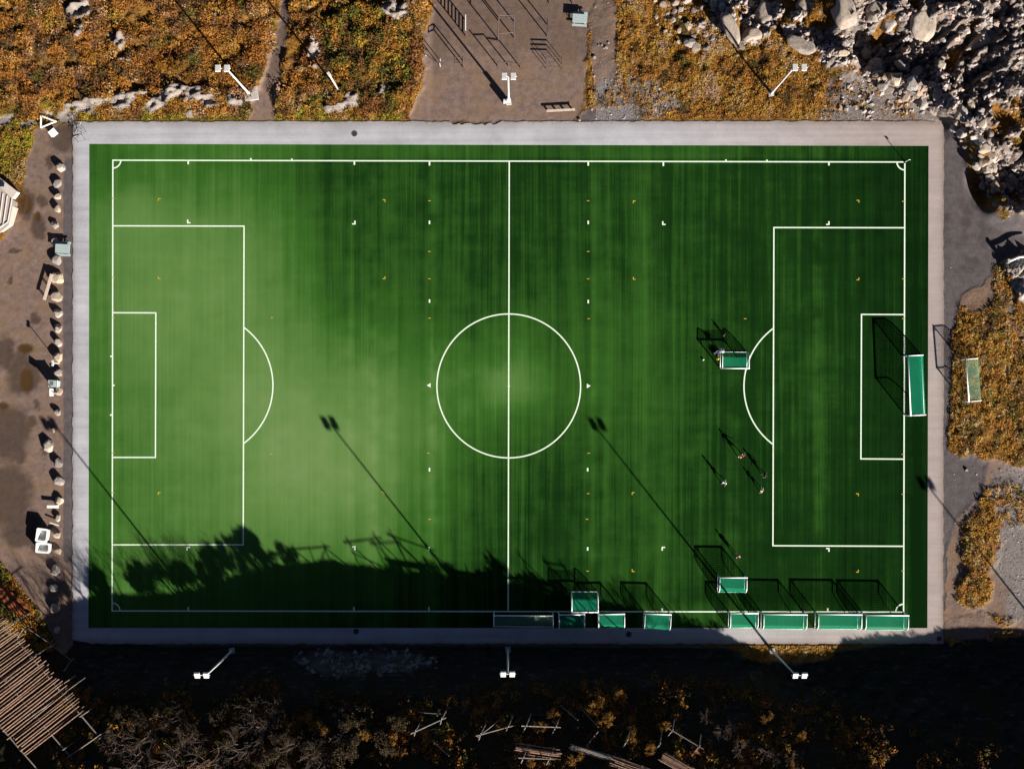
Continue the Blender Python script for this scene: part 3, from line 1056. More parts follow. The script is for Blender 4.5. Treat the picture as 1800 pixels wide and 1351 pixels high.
# ------------------------------------------------------------------ floodlights
def floodlight(base, h, head_dx, label, cabinet=False, aim=1, block=0.7):
    t = thing('floodlight', label, 'floodlight', base, group='floodlight masts round the pitch')
    MB().box((0.25 if block > 1 else 0, 0, 0.0), (block, block, 0.5), 0.15, bev=0.04).build('foundation', 'concrete', t)
    mb = MB()
    mb.path([(0, 0, 0.2), (0, 0, 0.9), (0, 0, 0.95), (0, 0, h * 0.5), (0, 0, h)], [0.18, 0.18, 0.14, 0.115, 0.085], 14)
    mb.build('mast', 'lamp_white', t, True)
    arm = MB().tube((head_dx - 0.95, 0, h + 0.02), (head_dx + 0.95, 0, h + 0.02), 0.06, n=8)
    if abs(head_dx) > 0.95:
        arm.tube((head_dx, 0, h + 0.02), (0, 0, h + 0.02), 0.06, n=8)
    arm.build('crossarm', 'lamp_white', t)
    for sx in (-1, 1):
        hd = MB()
        hd.box((0, 0, 0), (0.62, 0.82, 0.26), bev=0.04)
        o = hd.build('lamp_head', 'lamp_white', t)
        o.location = (head_dx + sx * 0.52, 0.0, h + 0.1)
        o.rotation_euler = (R(38 if aim > 0 else -6), 0, 0)
        MB().box((0, 0, -0.14), (0.54, 0.72, 0.03)).build('lamp_glass', 'glass_dark', o)
        MB().tube((0, 0, -0.2), (0, 0, -0.1), 0.06).build('bracket', 'galv', o)
    if cabinet:
        MB().box((-0.42, -0.02, 0.6), (0.5, 0.35, 1.15), bev=0.03).build('control_cabinet', 'galv', t)
        MB().box((0.0, 0.0, 1.2), (0.5, 0.3, 1.6), bev=0.03).build('junction_box', 'lamp_white', t)
    return t


FH = 14.7
for (x, y, dx, cab, aim, lab) in [
    (438, 165, -0.45, False, -1, 'tall white floodlight mast on a concrete block in the orange heath, upper left'),
    (894, 180, 0.05, True, -1, 'tall white floodlight mast with a cabinet at its foot in the outdoor gym yard'),
    (1355, 165, 0.6, False, -1, 'tall white floodlight mast on yellow heath beside the rock rubble, upper right'),
    (408, 1143, -0.55, False, 1, 'tall white floodlight mast on the shaded slope, lower left'),
    (893, 1141, 0.0, False, 1, 'tall white floodlight mast on the shaded slope by the halfway line'),
    (1357, 1143, 0.45, False, 1, 'tall white floodlight mast below the row of green goals, lower right'),
    (1962, 1258, 0.0, False, 1, 'floodlight mast standing beyond the right edge, its shadow on the gravel'),
]:
    b = G(x, y)
    floodlight(b, FH - b.z, dx, lab, cab, aim, 1.7 if x == 438 else 0.7)

# short street lamp in the north-west heath
b = G(595, 159)
t = thing('street_lamp', 'short pale lamp post leaning out over green shrubs at the top', 'street lamp', b)
MB().box((0, 0, 0.05), (0.5, 0.5, 0.3)).build('footing', 'concrete', t)
MB().tube((0, 0, 0.1), (0, 0, 9.2), 0.13, 0.10, 10).build('post', 'galv', t, True)
MB().box((0, 0, 9.25), (0.36, 0.5, 0.14), 0.6, bev=0.03).build('lamp_head', 'galv', t)

# corner flag
b = W(1590.5, 285)
t = thing('corner_flag', 'white corner flag pole at the upper right corner of the pitch', 'corner flag', (b.x, b.y, 0.02))
MB().tube((0, 0, 0), (0, 0, 1.75), 0.045, n=8).build('pole', 'white_metal', t)
MB().box((0.14, 0.02, 1.62), (0.26, 0.012, 0.2)).build('flag', 'cloth_white', t)
MB().tube((0, 0, 0), (0, 0, 0.12), 0.16, 0.09, 12).build('base', 'cloth_black', t)


# ------------------------------------------------------------------ goals
def goal_profile(hh, dt, db):
    pts = [(0.0, hh), (dt * 0.5, hh), (dt, hh)]
    for i in range(1, 9):
        t = i / 8
        # quarter ellipse from the top bar's end to the ground
        pts.append((dt + (db - dt) * math.sin(t * PI / 2), hh * math.cos(t * PI / 2) if t < 1 else 0.05))
    return pts


def goal(px, py, width, hh, dt, db, ang, label, net='net_green', r=0.07, group='goals round the artificial pitch', z0=0.02, slack=0.0):
    """front line centre at px,py; ang = direction the back points to (0 = south)"""
    p = W(px, py)
    t = thing('football_goal', label, 'goal', (p.x, p.y, z0), ang, group)
    w = width / 2
    for s in (-1, 1):
        MB().path([(s * w, 0, 0), (s * w, 0, hh)], r, 10).build('post', 'white_metal', t, True)
    MB().path([(-w - r, 0, hh), (w + r, 0, hh)], r * 1.05, 10).build('crossbar', 'white_metal', t, True)
    prof = goal_profile(hh, dt, db)
    for s in (-1, 1):
        MB().path([(s * w, -d, z) for d, z in prof], r * 0.75, 8).build('side_hoop', 'white_metal', t, True)
        MB().path([(s * w, 0, 0.05), (s * w, -db, 0.05)], r * 0.7, 8).build('side_rail', 'white_metal', t, True)
        mb = MB()
        mb.path([(s * (w - 0.02), -0.02, hh - 0.5), (s * (w - 0.16), -0.02, hh - 0.16), (s * (w - 0.5), -0.02, hh - 0.02)], r * 0.5, 6)
        mb.build('corner_brace', 'white_metal', t, True)
    MB().path([(-w, -db, 0.05), (w, -db, 0.05)], r * 0.7, 8).build('ground_bar', 'white_metal', t, True)
    # net with uv in metres
    me = bpy.data.meshes.new('net')
    vs, fs, uvs = [], [], []
    nw = 10
    acc = [0.0]
    for a, b in zip(prof[:-1], prof[1:]):
        acc.append(acc[-1] + math.hypot(b[0] - a[0], b[1] - a[1]))
    for k, (d, z) in enumerate(prof):
        for j in range(nw + 1):
            u = j / nw
            sag = 0.10 * math.sin(PI * u) * math.sin(PI * k / (len(prof) - 1))
            vs.append((-w + width * u, -d * (1 - slack * math.sin(PI * u) * 0.3) - 0.01, max(0.03, z - sag - 0.03)))
            uvs.append((width * u, acc[k]))
    for k in range(len(prof) - 1):
        for j in range(nw):
            a = k * (nw + 1) + j
            fs.append((a, a + 1, a + nw + 2, a + nw + 1))
    for s in (-1, 1):
        b0 = len(vs)
        for (d, z) in prof:
            for zz in (z - 0.03, 0.03):
                vs.append((s * (w - 0.02), -d, max(0.03, zz)))
                uvs.append((d, zz))
        for k in range(len(prof) - 1):
            a = b0 + 2 * k
            fs.append((a, a + 1, a + 3, a + 2))
    me.from_pydata(vs, [], fs)
    ul = me.uv_layers.new(name='UVMap')
    for lp in me.loops:
        ul.data[lp.index].uv = uvs[lp.vertex_index]
    me.materials.append(M[net])
    o = bpy.data.objects.new('net', me)
    COL.objects.link(o)
    o.parent = t
    return t


SOUTH, WEST, EAST, NORTH = 0.0, -PI / 2, PI / 2, PI
# back of the goal points along local -y
goal(1588.5, 677.5, 7.5, 2.44, 1.4, 2.4, EAST + R(2.6), 'large white goal with a green net standing on the right goal line', r=0.085)
goal(1690, 668.5, 5.3, 2.1, 1.2, 2.0, EAST + R(4.6), 'weathered goal with a bare grey net on the grass right of the pitch', 'net_grey', 0.075, z0=0.15)
goal(1289, 647.5, 3.35, 1.9, 1.35, 2.1, NORTH + R(-0.8), 'small goal with a green net by the right penalty arc, a jersey on its corner')
goal(1285, 1011, 3.4, 1.9, 1.3, 2.1, SOUTH + R(-0.6), 'small goal with a green net standing by itself near the lower touchline')
goal(920, 1076.5, 7.45, 2.3, 1.0, 1.75, SOUTH + R(-0.5), 'large goal with a loose grey net in shadow at the halfway line', 'net_grey', 0.075, slack=0.6)
goal(1027, 1071, 3.3, 1.9, 1.5, 2.3, NORTH, 'small goal set on the touchline ahead of the shaded row, facing away')
goal(1004, 1075.5, 3.2, 1.9, 1.3, 2.1, SOUTH + R(1.2), 'small goal in deep shadow beside the large grey netted goal')
goal(1073, 1074.5, 3.25, 1.9, 1.3, 2.1, SOUTH + R(0.8), 'small shaded goal just right of the goal set on the touchline')
goal(1154, 1074.5, 3.25, 1.9, 1.3, 2.2, SOUTH + R(-2), 'small goal half in shadow standing apart in the middle of the row')
goal(1304, 1073, 3.45, 1.9, 1.4, 2.1, SOUTH, 'small sunlit goal with the floodlight shadow across it in the lower row')
goal(1375, 1074.5, 5.4, 2.1, 1.4, 2.15, SOUTH + R(-0.8), 'medium goal with a green net, leftmost of the three wide goals in the lower row')
goal(1470, 1074.5, 5.4, 2.1, 1.4, 2.15, SOUTH + R(-0.8), 'medium goal with a green net, between the two other wide goals in the lower row')
goal(1552, 1076, 5.3, 2.1, 1.4, 2.15, SOUTH + R(-0.8), 'medium goal with a green net at the lower right corner flag mark')

# a white jersey over the goal corner, a kit bag, ball, small cone
p = W(1271, 614.5, 1.9)
mb = MB()
vs, fs = [], []
for i in range(7):
    for j in range(6):
        u, v = i / 6 - .5, j / 5 - .5
        vs.append((u * 0.62 + 0.05 * math.sin(j * 2.1), v * 0.6, -0.75 * abs(v + .1) - 0.12 * abs(u) + 0.04 * math.sin(i * 2.4 + j)))
for i in range(6):
    for j in range(5):
        a = i * 6 + j
        fs.append((a, a + 6, a + 7, a + 1))
o = mb.add(vs, fs).build('jersey', 'cloth_white')
o.location = W(1269.5, 616, 1.35)
tag(o, 'white jersey hung over the corner of the small goal by the penalty arc', 'jersey')
sol = o.modifiers.new('cloth', 'SOLIDIFY')
sol.thickness = 0.03


def kit_bag(px, py, rz, cloth, label):
    p = W(px, py)
    t = thing('kit_bag', label, 'bag', (p.x, p.y, 0.02), rz)
    mb = MB()
    n = 14
    pts, rs = [], []
    for k in range(9):
        u = -0.42 + 0.84 * k / 8
        pts.append((u, 0, 0.22))
        rs.append(0.22 * (1 - 0.55 * (abs(u) / 0.42) ** 6))
    mb.path(pts, rs, n)
    mb.build('body', cloth, t, True)
    MB().path([(-0.2, -0.1, 0.40), (-0.15, -0.1, 0.55), (0.15, -0.1, 0.55), (0.2, -0.1, 0.40)], 0.02, 6).build('handle', 'cloth_grey', t)
    MB().box((0, 0.02, 0.435), (0.6, 0.03, 0.012)).build('zip', 'cloth_white', t)
    return t


kit_bag(1258, 619, 0.6, 'cloth_navy', 'dark navy kit bag lying beside the small goal by the penalty arc')
kit_bag(1262, 622.5, 1.5, 'cloth_black', 'black kit bag behind the small goal, next to the navy one')
p = W(1236, 632)
t = thing('football', 'white football lying alone left of the small goal', 'football', (p.x, p.y, 0.13))
bm = bmesh.new()
bmesh.ops.create_icosphere(bm, subdivisions=3, radius=0.12)
me = bpy.data.meshes.new('cover')
bm.to_mesh(me)
bm.free()
me.materials.append(M['cloth_white'])
o = bpy.data.objects.new('cover', me)
COL.objects.link(o)
o.parent = t
pm = MB()
for d in [(0, 0, 1), (.89, 0, .45), (.28, .85, .45), (-.72, .53, .45), (-.72, -.53, .45), (.28, -.85, .45)]:
    d = Vector(d).normalized()
    q = d.to_track_quat('Z', 'Y')
    pm.add([d * 0.1215 + q @ Vector((.036 * math.cos(k * 2 * PI / 5), .036 * math.sin(k * 2 * PI / 5), -.003)) for k in range(5)], [(0, 1, 2, 3, 4)])
pm.build('panel_patches', 'cloth_black', t)
for (x, y, lab) in [(1262.5, 630, 'small yellow training cone by the left post of the small goal')]:
    p = W(x, y)
    t = thing('training_cone', lab, 'cone', (p.x, p.y, 0.02))
    MB().tube((0, 0, 0), (0, 0, 0.2), 0.17, 0.05, 14).build('cone', 'cloth_yellow', t)
    MB().box((0, 0, 0.01), (0.4, 0.4, 0.02)).build('foot', 'cloth_yellow', t)


# ------------------------------------------------------------------ people
def skin_mesh(name, nodes, edges, mat, parent, subsurf=2, root='pelvis'):
    names = list(nodes)
    idx = {k: i for i, k in enumerate(names)}
    me = bpy.data.meshes.new(name)
    me.from_pydata([nodes[k][0] for k in names], [(idx[a], idx[b]) for a, b in edges], [])
    o = bpy.data.objects.new(name, me)
    COL.objects.link(o)
    o.modifiers.new('Skin', 'SKIN')
    sv = me.skin_vertices[0].data
    for k in names:
        r = nodes[k][1]
        sv[idx[k]].radius = r if isinstance(r, tuple) else (r, r)
        sv[idx[k]].use_root = (k == root)
    ss = o.modifiers.new('Sub', 'SUBSURF')
    ss.levels = subsurf
    ss.render_levels = subsurf
    me.materials.append(M[mat])
    o.parent = parent
    return o


def person(px, py, face, h, top, bottoms, hair, pose, label, socks='white'):
    p = W(px, py)
    t = thing('person', label, 'person', (p.x, p.y, 0.02), face)
    k = h / 1.76
    t.scale = (k, k, k)
    # joints: local x = left/right, y = forward
    if pose == 'stand':
        la, ra, lk, rk = (0.14, 0.06), (-0.13, -0.05), (0.12, 0.05), (-0.12, -0.01)
        lh, rh = (0.30, 0.10, 0.82), (-0.31, 0.02, 0.80)
        le, re_ = (0.29, -0.02, 1.10), (-0.30, -0.06, 1.10)
    elif pose == 'walk':
        la, ra, lk, rk = (0.12, 0.30), (-0.11, -0.34), (0.11, 0.20), (-0.11, -0.08)
        lh, rh = (0.27, -0.22, 0.86), (-0.27, 0.28, 0.92)
        le, re_ = (0.28, -0.16, 1.10), (-0.28, 0.05, 1.10)
    else:  # legs set wide, arms out
        la, ra, lk, rk = (0.34, 0.10), (-0.32, -0.06), (0.24, 0.14), (-0.22, 0.05)
        lh, rh = (0.52, 0.20, 0.98), (-0.54, 0.12, 0.96)
        le, re_ = (0.40, 0.02, 1.16), (-0.41, -0.02, 1.15)
    zl = 0.09 if pose != 'walk' else 0.09
    zr = 0.09 if pose != 'walk' else 0.16
    N = {
        'pelvis': ((0, 0, 0.94), (0.15, 0.105)), 'waist': ((0, 0.0, 1.08), (0.135, 0.095)), 'chest': ((0, 0.01, 1.30), (0.165, 0.115)), 'neck0': ((0, 0.0, 1.45), (0.075, 0.07)), 'neck': ((0, 0.015, 1.53), 0.052),
        'head0': ((0, 0.03, 1.60), (0.066, 0.082)), 'head': ((0, 0.03, 1.68), (0.074, 0.092)), 'crown': ((0, 0.02, 1.745), (0.05, 0.062)), 'nose': ((0, 0.135, 1.635), 0.013),
        'l_sh': ((0.17, 0, 1.41), 0.062), 'r_sh': ((-0.17, 0, 1.41), 0.062), 'l_el': (le, 0.042), 're_el': (re_, 0.042), 'l_wr': (lh, 0.028), 'r_wr': (rh, 0.028),
        'l_hip': ((0.095, 0, 0.88), 0.088), 'r_hip': ((-0.095, 0, 0.88), 0.088), 'l_kn': ((lk[0], lk[1] + 0.03, 0.50), 0.058), 'r_kn': ((rk[0], rk[1] + 0.03, 0.50), 0.058),
        'l_an': ((la[0], la[1], zl), 0.040), 'r_an': ((ra[0], ra[1], zr), 0.040), 'l_toe': ((la[0] + 0.01, la[1] + 0.15, 0.035), (0.042, 0.030)), 'r_toe': ((ra[0] - 0.01, ra[1] + 0.14, zr - 0.055), (0.042, 0.030)),
        'l_ear': ((0.085, 0.02, 1.65), 0.016), 'r_ear': ((-0.085, 0.02, 1.65), 0.016),
    }
    E = [('pelvis', 'waist'), ('waist', 'chest'), ('chest', 'neck0'), ('neck0', 'neck'), ('neck', 'head0'), ('head0', 'head'), ('head', 'crown'), ('head0', 'nose'), ('head', 'l_ear'), ('head', 'r_ear'),
         ('chest', 'l_sh'), ('chest', 'r_sh'), ('l_sh', 'l_el'), ('r_sh', 're_el'), ('l_el', 'l_wr'), ('re_el', 'r_wr'),
         ('pelvis', 'l_hip'), ('pelvis', 'r_hip'), ('l_hip', 'l_kn'), ('r_hip', 'r_kn'), ('l_kn', 'l_an'), ('r_kn', 'r_an'), ('l_an', 'l_toe'), ('r_an', 'r_toe')]
    for s, wr, el in (('l', lh, le), ('r', rh, re_)):
        w = Vector(wr)
        d = (w - Vector(el)).normalized()
        side = Vector((0, 1, 0)).cross(d).normalized()
        fwd = d.cross(side).normalized()
        N[s + '_palm'] = (tuple(w + d * 0.07), (0.036, 0.022))
        E.append((s + '_wr', s + '_palm'))
        for i, (off, ln_) in enumerate(((-0.03, 0.062), (-0.010, 0.075), (0.012, 0.080), (0.033, 0.070))):
            a = w + d * 0.105 + fwd * off
            m_ = a + d * ln_ * 0.5
            e = a + d * ln_ * 0.9 + side * 0.022
            N['%s_f%da' % (s, i)] = (tuple(a), 0.011)
            N['%s_f%db' % (s, i)] = (tuple(m_), 0.0095)
            N['%s_f%dc' % (s, i)] = (tuple(e), 0.008)
            E += [(s + '_palm', '%s_f%da' % (s, i)), ('%s_f%da' % (s, i), '%s_f%db' % (s, i)), ('%s_f%db' % (s, i), '%s_f%dc' % (s, i))]
        a = w + d * 0.045 + fwd * 0.045
        N[s + '_t0'] = (tuple(a), 0.012)
        N[s + '_t1'] = (tuple(a + d * 0.045 + fwd * 0.018 + side * 0.012), 0.0095)
        E += [(s + '_palm', s + '_t0'), (s + '_t0', s + '_t1')]
    skin_mesh('body', N, E, 'skin', t)
    # clothes follow the same skeleton, a little fuller
    g = 0.016

    def fat(key, e):
        c, r = N[key]
        return (c, tuple(x + e for x in r) if isinstance(r, tuple) else r + e)
    mid = lambda a, b, q: tuple(Vector(N[a][0]).lerp(Vector(N[b][0]), q))
    SH = {'pelvis': fat('pelvis', g), 'waist': fat('waist', g + .01), 'chest': fat('chest', g), 'neck0': ((0, 0, 1.455), (0.085, 0.078)), 'l_sh': fat('l_sh', g), 'r_sh': fat('r_sh', g), 'l_s': (mid('l_sh', 'l_el', .85), 0.060), 'r_s': (mid('r_sh', 're_el', .85), 0.060)}
    skin_mesh('shirt', SH, [('pelvis', 'waist'), ('waist', 'chest'), ('chest', 'neck0'), ('chest', 'l_sh'), ('chest', 'r_sh'), ('l_sh', 'l_s'), ('r_sh', 'r_s')], 'cloth_' + top, t)
    PT = {'pelvis': ((0, 0, 0.935), (0.172, 0.126)), 'l_hip': fat('l_hip', .022), 'r_hip': fat('r_hip', .022), 'l_k': (mid('l_hip', 'l_kn', .85), 0.088), 'r_k': (mid('r_hip', 'r_kn', .85), 0.088)}
    skin_mesh('shorts', PT, [('pelvis', 'l_hip'), ('pelvis', 'r_hip'), ('l_hip', 'l_k'), ('r_hip', 'r_k')], 'cloth_' + bottoms, t)
    for s in ('l', 'r'):
        SK = {'pelvis': (mid(s + '_kn', s + '_an', .15), 0.057), 'a': fat(s + '_an', .010)}
        skin_mesh('sock', SK, [('pelvis', 'a')], 'cloth_' + socks, t)
        ST = {'pelvis': (N[s + '_an'][0], 0.052), 'toe': fat(s + '_toe', .010)}
        skin_mesh('shoe', ST, [('pelvis', 'toe')], 'cloth_black', t)
    HR = {'pelvis': ((0, -0.012, 1.70), (0.083, 0.092)), 'b': ((0, -0.03, 1.63), (0.066, 0.05)), 'c': ((0, 0.015, 1.752), (0.062, 0.075)), 'd': ((0, 0.07, 1.755), (0.045, 0.03))}
    skin_mesh('hair', HR, [('pelvis', 'b'), ('pelvis', 'c'), ('c', 'd')], hair, t)
    for s in (-1, 1):
        MB().ball((s * 0.033, 0.115, 1.672), 0.012, seg=8, ring=6).build('eye', 'eye', t, True)
    MB().ball((0, 0.115, 1.588), 0.02, (1, 0.35, 0.3), 8, 6).build('mouth', 'cloth_red', t, True)
    return t


person(1271.5, 846.5, R(150), 1.72, 'ice', 'white', 'hair_fair', 'walk', 'person in a pale blue shirt and white shorts walking, leftmost of the four players')
person(1301, 801, R(20), 1.75, 'red', 'cream', 'hair', 'wide', 'person in a red shirt with legs apart beside the lower end of the penalty arc')
person(1343, 834, R(100), 1.70, 'navy', 'black', 'hair', 'walk', 'person in dark navy clothes closest to the penalty box line', 'white')
person(1337.5, 860, R(70), 1.45, 'cream', 'cream', 'hair_fair', 'wide', 'short person in a cream shirt standing below the navy clad player')
person(1294, 975.5, R(200), 1.68, 'pink', 'navy', 'hair', 'walk', 'person in a pink shirt and navy shorts walking above the lone small goal')
person(1272, 588.5, R(240), 1.0, 'blue', 'navy', 'hair', 'stand', 'small child in blue standing in the shadow of the small goal', 'navy')


# ------------------------------------------------------------------ outdoor gym
def gym_thing(name, label, px, py, rz=0.0):
    b = G(px, py)
    return thing(name, label, 'exercise frame', b, rz, 'exercise frames in the outdoor gym yard')


def posts(t, lst, mat='rust_post', r=0.075):
    for (x, y, h) in lst:
        MB().tube((x, y, -0.2), (x, y, h), r, n=10).build('post', mat, t)


def bars(t, lst, mat='rust_post', r=0.06):
    for a, b in lst:
        MB().tube(a, b, r, n=8).build('bar', mat, t)


def o_(px, py, bx, by):
    return ((px - bx) / S, (by - py) / S)


# stepped pull-up bars
t = gym_thing('pull_up_bar', 'three stepped pull up bars casting long shadows left of the gym floodlight', 894, 117)
P = [o_(875.5, 117, 894, 117), o_(893.5, 116, 894, 117), o_(915, 119, 894, 117)]
hs = [2.4, 2.1, 1.85]
posts(t, [(p[0], p[1], h) for p, h in zip(P, hs)])
bars(t, [((P[0][0], P[0][1], 2.1), (P[1][0], P[1][1], 2.08)), ((P[1][0], P[1][1], 1.85), (P[2][0], P[2][1], 1.83))])
# climbing ladder wall
t = gym_thing('climbing_ladder', 'upright climbing ladder with a pale rail and barred shadow in the gym yard', 819.5, 51)
posts(t, [(0.0, 0.98, 3.0), (0.0, -0.98, 3.0)])
bars(t, [((0, -0.98, 0.3 + 0.3 * k), (0, 0.98, 0.3 + 0.3 * k)) for k in range(9)])
MB().tube((0, -1.0, 3.02), (0, 1.0, 3.02), 0.07, n=8).build('top_rail', 'galv', t)
# four post rig
t = gym_thing('climbing_rig', 'square four post climbing frame with pale top bars in the gym yard', 890, 52)
Q = [o_(904, 39, 890, 52), o_(904, 67, 890, 52), o_(876, 70, 890, 52), o_(877, 38, 890, 52)]
posts(t, [(q[0], q[1], 2.9) for q in Q])
for i in range(4):
    a, b = Q[i], Q[(i + 1) % 4]
    MB().tube((a[0], a[1], 2.87), (b[0], b[1], 2.87), 0.04, n=8).build('top_bar', 'grey_metal', t)
bars(t, [((Q[3][0], Q[3][1], 2.35), (Q[2][0], Q[2][1], 2.35)), ((Q[0][0], Q[0][1], 2.2), (Q[3][0], Q[3][1], 2.2))])
# parallel bars, three
t = gym_thing('parallel_bars', 'three low parallel bars with thin legs left of the picnic table', 974, 113)
for yy in (104, 112.5, 121):
    a, b = o_(960, yy, 974, 113), o_(988, yy + 1, 974, 113)
    posts(t, [(a[0], a[1], 1.3), (b[0], b[1], 1.3)], r=0.04)
    bars(t, [((a[0], a[1], 1.3), (b[0], b[1], 1.3))], r=0.06)
# dip frames by the heath
t = gym_thing('dip_bars', 'tall twin bar frame with doubled shadow at the left of the gym yard', 815, 114)
a, b = o_(815, 109, 815, 114), o_(815, 119, 815, 114)
posts(t, [(a[0], a[1], 2.5), (b[0], b[1], 2.5)])
bars(t, [((a[0], a[1], 2.48), (b[0], b[1], 2.48)), ((a[0], a[1], 2.48), (a[0] - 1.0, a[1], 2.48)), ((b[0], b[1], 2.48), (b[0] - 1.0, b[1], 2.48)), ((a[0] - 1.0, a[1], 2.48), (b[0] - 1.0, b[1], 2.48))])
t = gym_thing('dip_bars', 'low twin bar frame at the heath edge of the gym yard', 774, 112)
a, b = o_(774, 107, 774, 112), o_(774, 117, 774, 112)
posts(t, [(a[0], a[1], 1.8), (b[0], b[1], 1.8), (-1.8, 0.9, 1.2)], 'galv', 0.05)
bars(t, [((a[0], a[1], 1.78), (b[0], b[1], 1.78)), ((b[0], b[1], 1.2), (-1.8, 0.9, 1.2))])
# tall two post bars near the top edge
t = gym_thing('high_bar', 'tall high bar on two thin posts in the middle of the gym yard', 962, 54)
posts(t, [(0, 0.72, 2.7), (0, -0.72, 2.7)])
bars(t, [((0, 0.72, 2.66), (0, -0.72, 2.66))])
t = gym_thing('high_bar', 'high bar at the top edge of the gym yard, only its feet in view', 986, 6)
posts(t, [(-1.45, 0, 2.4), (1.45, 0, 2.4)])
bars(t, [((-1.45, 0, 2.37), (1.45, 0, 2.37))])


# picnic tables
def picnic(px, py, rz, label):
    b = G(px, py)
    t = thing('picnic_table', label, 'picnic table', b, rz, 'pale picnic tables')
    mb = MB()
    for k in range(4):
        mb.box((0, 0.28 * (k - 1.5), 0.76), (1.85, 0.265, 0.045))
    mb.build('table_top', 'teal', t)
    for s in (-1, 1):
        MB().box((0, s * 0.78, 0.45), (1.85, 0.28, 0.045)).build('seat', 'teal', t)
        mb = MB()
        mb.box((s * 0.65, 0, 0.44), (0.07, 1.75, 0.09))
        mb.tube((s * 0.65 + .06 * s, 0.75, 0.0), (s * 0.65 + .06 * s, 0.28, 0.74), 0.05, n=6)
        mb.tube((s * 0.65 + .06 * s, -0.75, 0.0), (s * 0.65 + .06 * s, -0.28, 0.74), 0.05, n=6)
        mb.build('leg_frame', 'teal', t)
    return t


picnic(1019, 35.5, R(-4), 'pale teal picnic table at the right of the gym yard by the brown strip')
picnic(113.5, 438, R(-3), 'pale teal picnic table between the boulders and the left path')


def bench(px, py, length, rz, label, legs, mat='wood_pale', hh=0.47, wd=0.30):
    b = G(px, py)
    t = thing('bench', label, 'bench', b, rz)
    mb = MB()
    for k in range(3):
        mb.box((0, wd / 3 * (k - 1), hh), (length, wd / 3 - 0.02, 0.06), bev=0.01)
    mb.build('seat', mat, t)
    for i in range(legs):
        x = -length / 2 + 0.25 + (length - 0.5) * i / (legs - 1)
        mb = MB()
        mb.box((x, -wd * .35, hh / 2 - 0.05), (0.09, 0.09, hh - 0.03))
        mb.box((x, wd * .35, hh / 2 - 0.05), (0.09, 0.09, hh - 0.03))
        mb.box((x, 0, hh - 0.06), (0.07, wd * .9, 0.06))
        mb.build('leg', 'rust_post', t)
    return t


bench(985.5, 195, 3.6, R(3), 'long cream plank bench on four legs beside the path, below the gym yard', 4)
bench(87.5, 505, 3.4, R(74), 'long slatted wooden bench beside the largest boulder on the left', 3, 'wood_pale', 0.7, 0.40)

# ------------------------------------------------------------------ things along the west path
# fish tubs


def tub(px, py, rz, sx, sy, label, hgt=1.05):
    b = G(px, py)
    t = thing('fish_tub', label, 'tub', b, rz, 'white plastic fish tubs')
    mb = MB()
    ox, oy = sx / 2, sy / 2

    def ring(x, y, z, r):
        vs = []
        for cx, cy, a0 in ((x - r, y - r, 0), (-x + r, y - r, PI / 2), (-x + r, -y + r, PI), (x - r, -y + r, 1.5 * PI)):
            for k in range(5):
                a = a0 + k * PI / 8
                vs.append((cx + r * math.cos(a), cy + r * math.sin(a), z))
        return vs
    rings = [ring(ox * .9, oy * .9, 0.12, .15), ring(ox, oy, hgt - 0.1, .18), ring(ox + .03, oy + .03, hgt - .1, .2), ring(ox + .03, oy + .03, hgt, .2), ring(ox - .18, oy - .18, hgt, .2), ring(ox - .3, oy - .3, hgt - 0.55, .2)]
    vs = [v for r_ in rings for v in r_]
    n = 20
    fs = []
    for k in range(len(rings) - 1):
        fs += [(k * n + i, k * n + (i + 1) % n, (k + 1) * n + (i + 1) % n, (k + 1) * n + i) for i in range(n)]
    fs.append(tuple(range(n - 1, -1, -1)))
    mb.add(vs, fs).build('shell', 'tub', t)
    mb = MB().add([(v[0] * .97, v[1] * .97, hgt - 0.54) for v in rings[-1]], [tuple(range(n))])
    mb.build('bottom_lining', 'tub_in', t)
    for s in (-1, 1):
        MB().box((s * ox * .55, 0, 0.06), (0.2, sy * .8, 0.14)).build('foot', 'tub', t)
    return t


tub(78.5, 939, R(-8), 1.45, 1.7, 'white plastic fish tub standing on end of the pair nearer the path side boulders')
tub(80, 961, R(-4), 1.75, 1.25, 'white plastic fish tub turned sideways just below the other tub')

# low lamps / sign plates on posts
b = G(104.5, 638.5)
t = thing('bollard_lamp', 'thin white post with two small white lamp heads by the boulder row', 'lamp post', b)
MB().tube((0, 0, 0), (0, 0, 2.55), 0.05, n=8).build('post', 'white_metal', t)
for s in (-1, 1):
    MB().box((0.0, s * 0.2, 2.6), (0.30, 0.32, 0.14), s * 0.25, bev=0.03).build('lamp_head', 'lamp_white', t)
b = G(104, 691)
t = thing('sign_post', 'white square sign plate on a thin post by the boulder row', 'sign', b)
MB().tube((0, 0, 0), (0, 0, 2.3), 0.05, n=8).build('post', 'galv', t)
MB().box((-0.30, 0.12, 2.05), (0.5, 0.95, 0.05), 0, 0, R(38)).build('plate', 'lamp_white', t)
b = G(98.5, 674)
t = thing('waste_container', 'grey green waste container with a pale lid edge between two boulders', 'container', b, R(-3))
MB().box((0, 0, 0.66), (1.15, 0.78, 1.2), bev=0.04).build('body', 'teal', t)
MB().box((0, 0, 1.30), (1.25, 0.86, 0.07), bev=0.02).build('lid', 'teal', t)
MB().box((-0.12, 0.02, 1.345), (0.45, 0.5, 0.03)).build('hatch', 'grey_metal', t)
MB().box((0.60, 0, 1.36), (0.08, 0.9, 0.05)).build('hinge_rail', 'white_metal', t)
for s in (-1, 1):
    MB().tube((s * .4, -0.35, 0.08), (s * .4, 0.35, 0.08), 0.08, n=10).build('wheel', 'cloth_black', t)

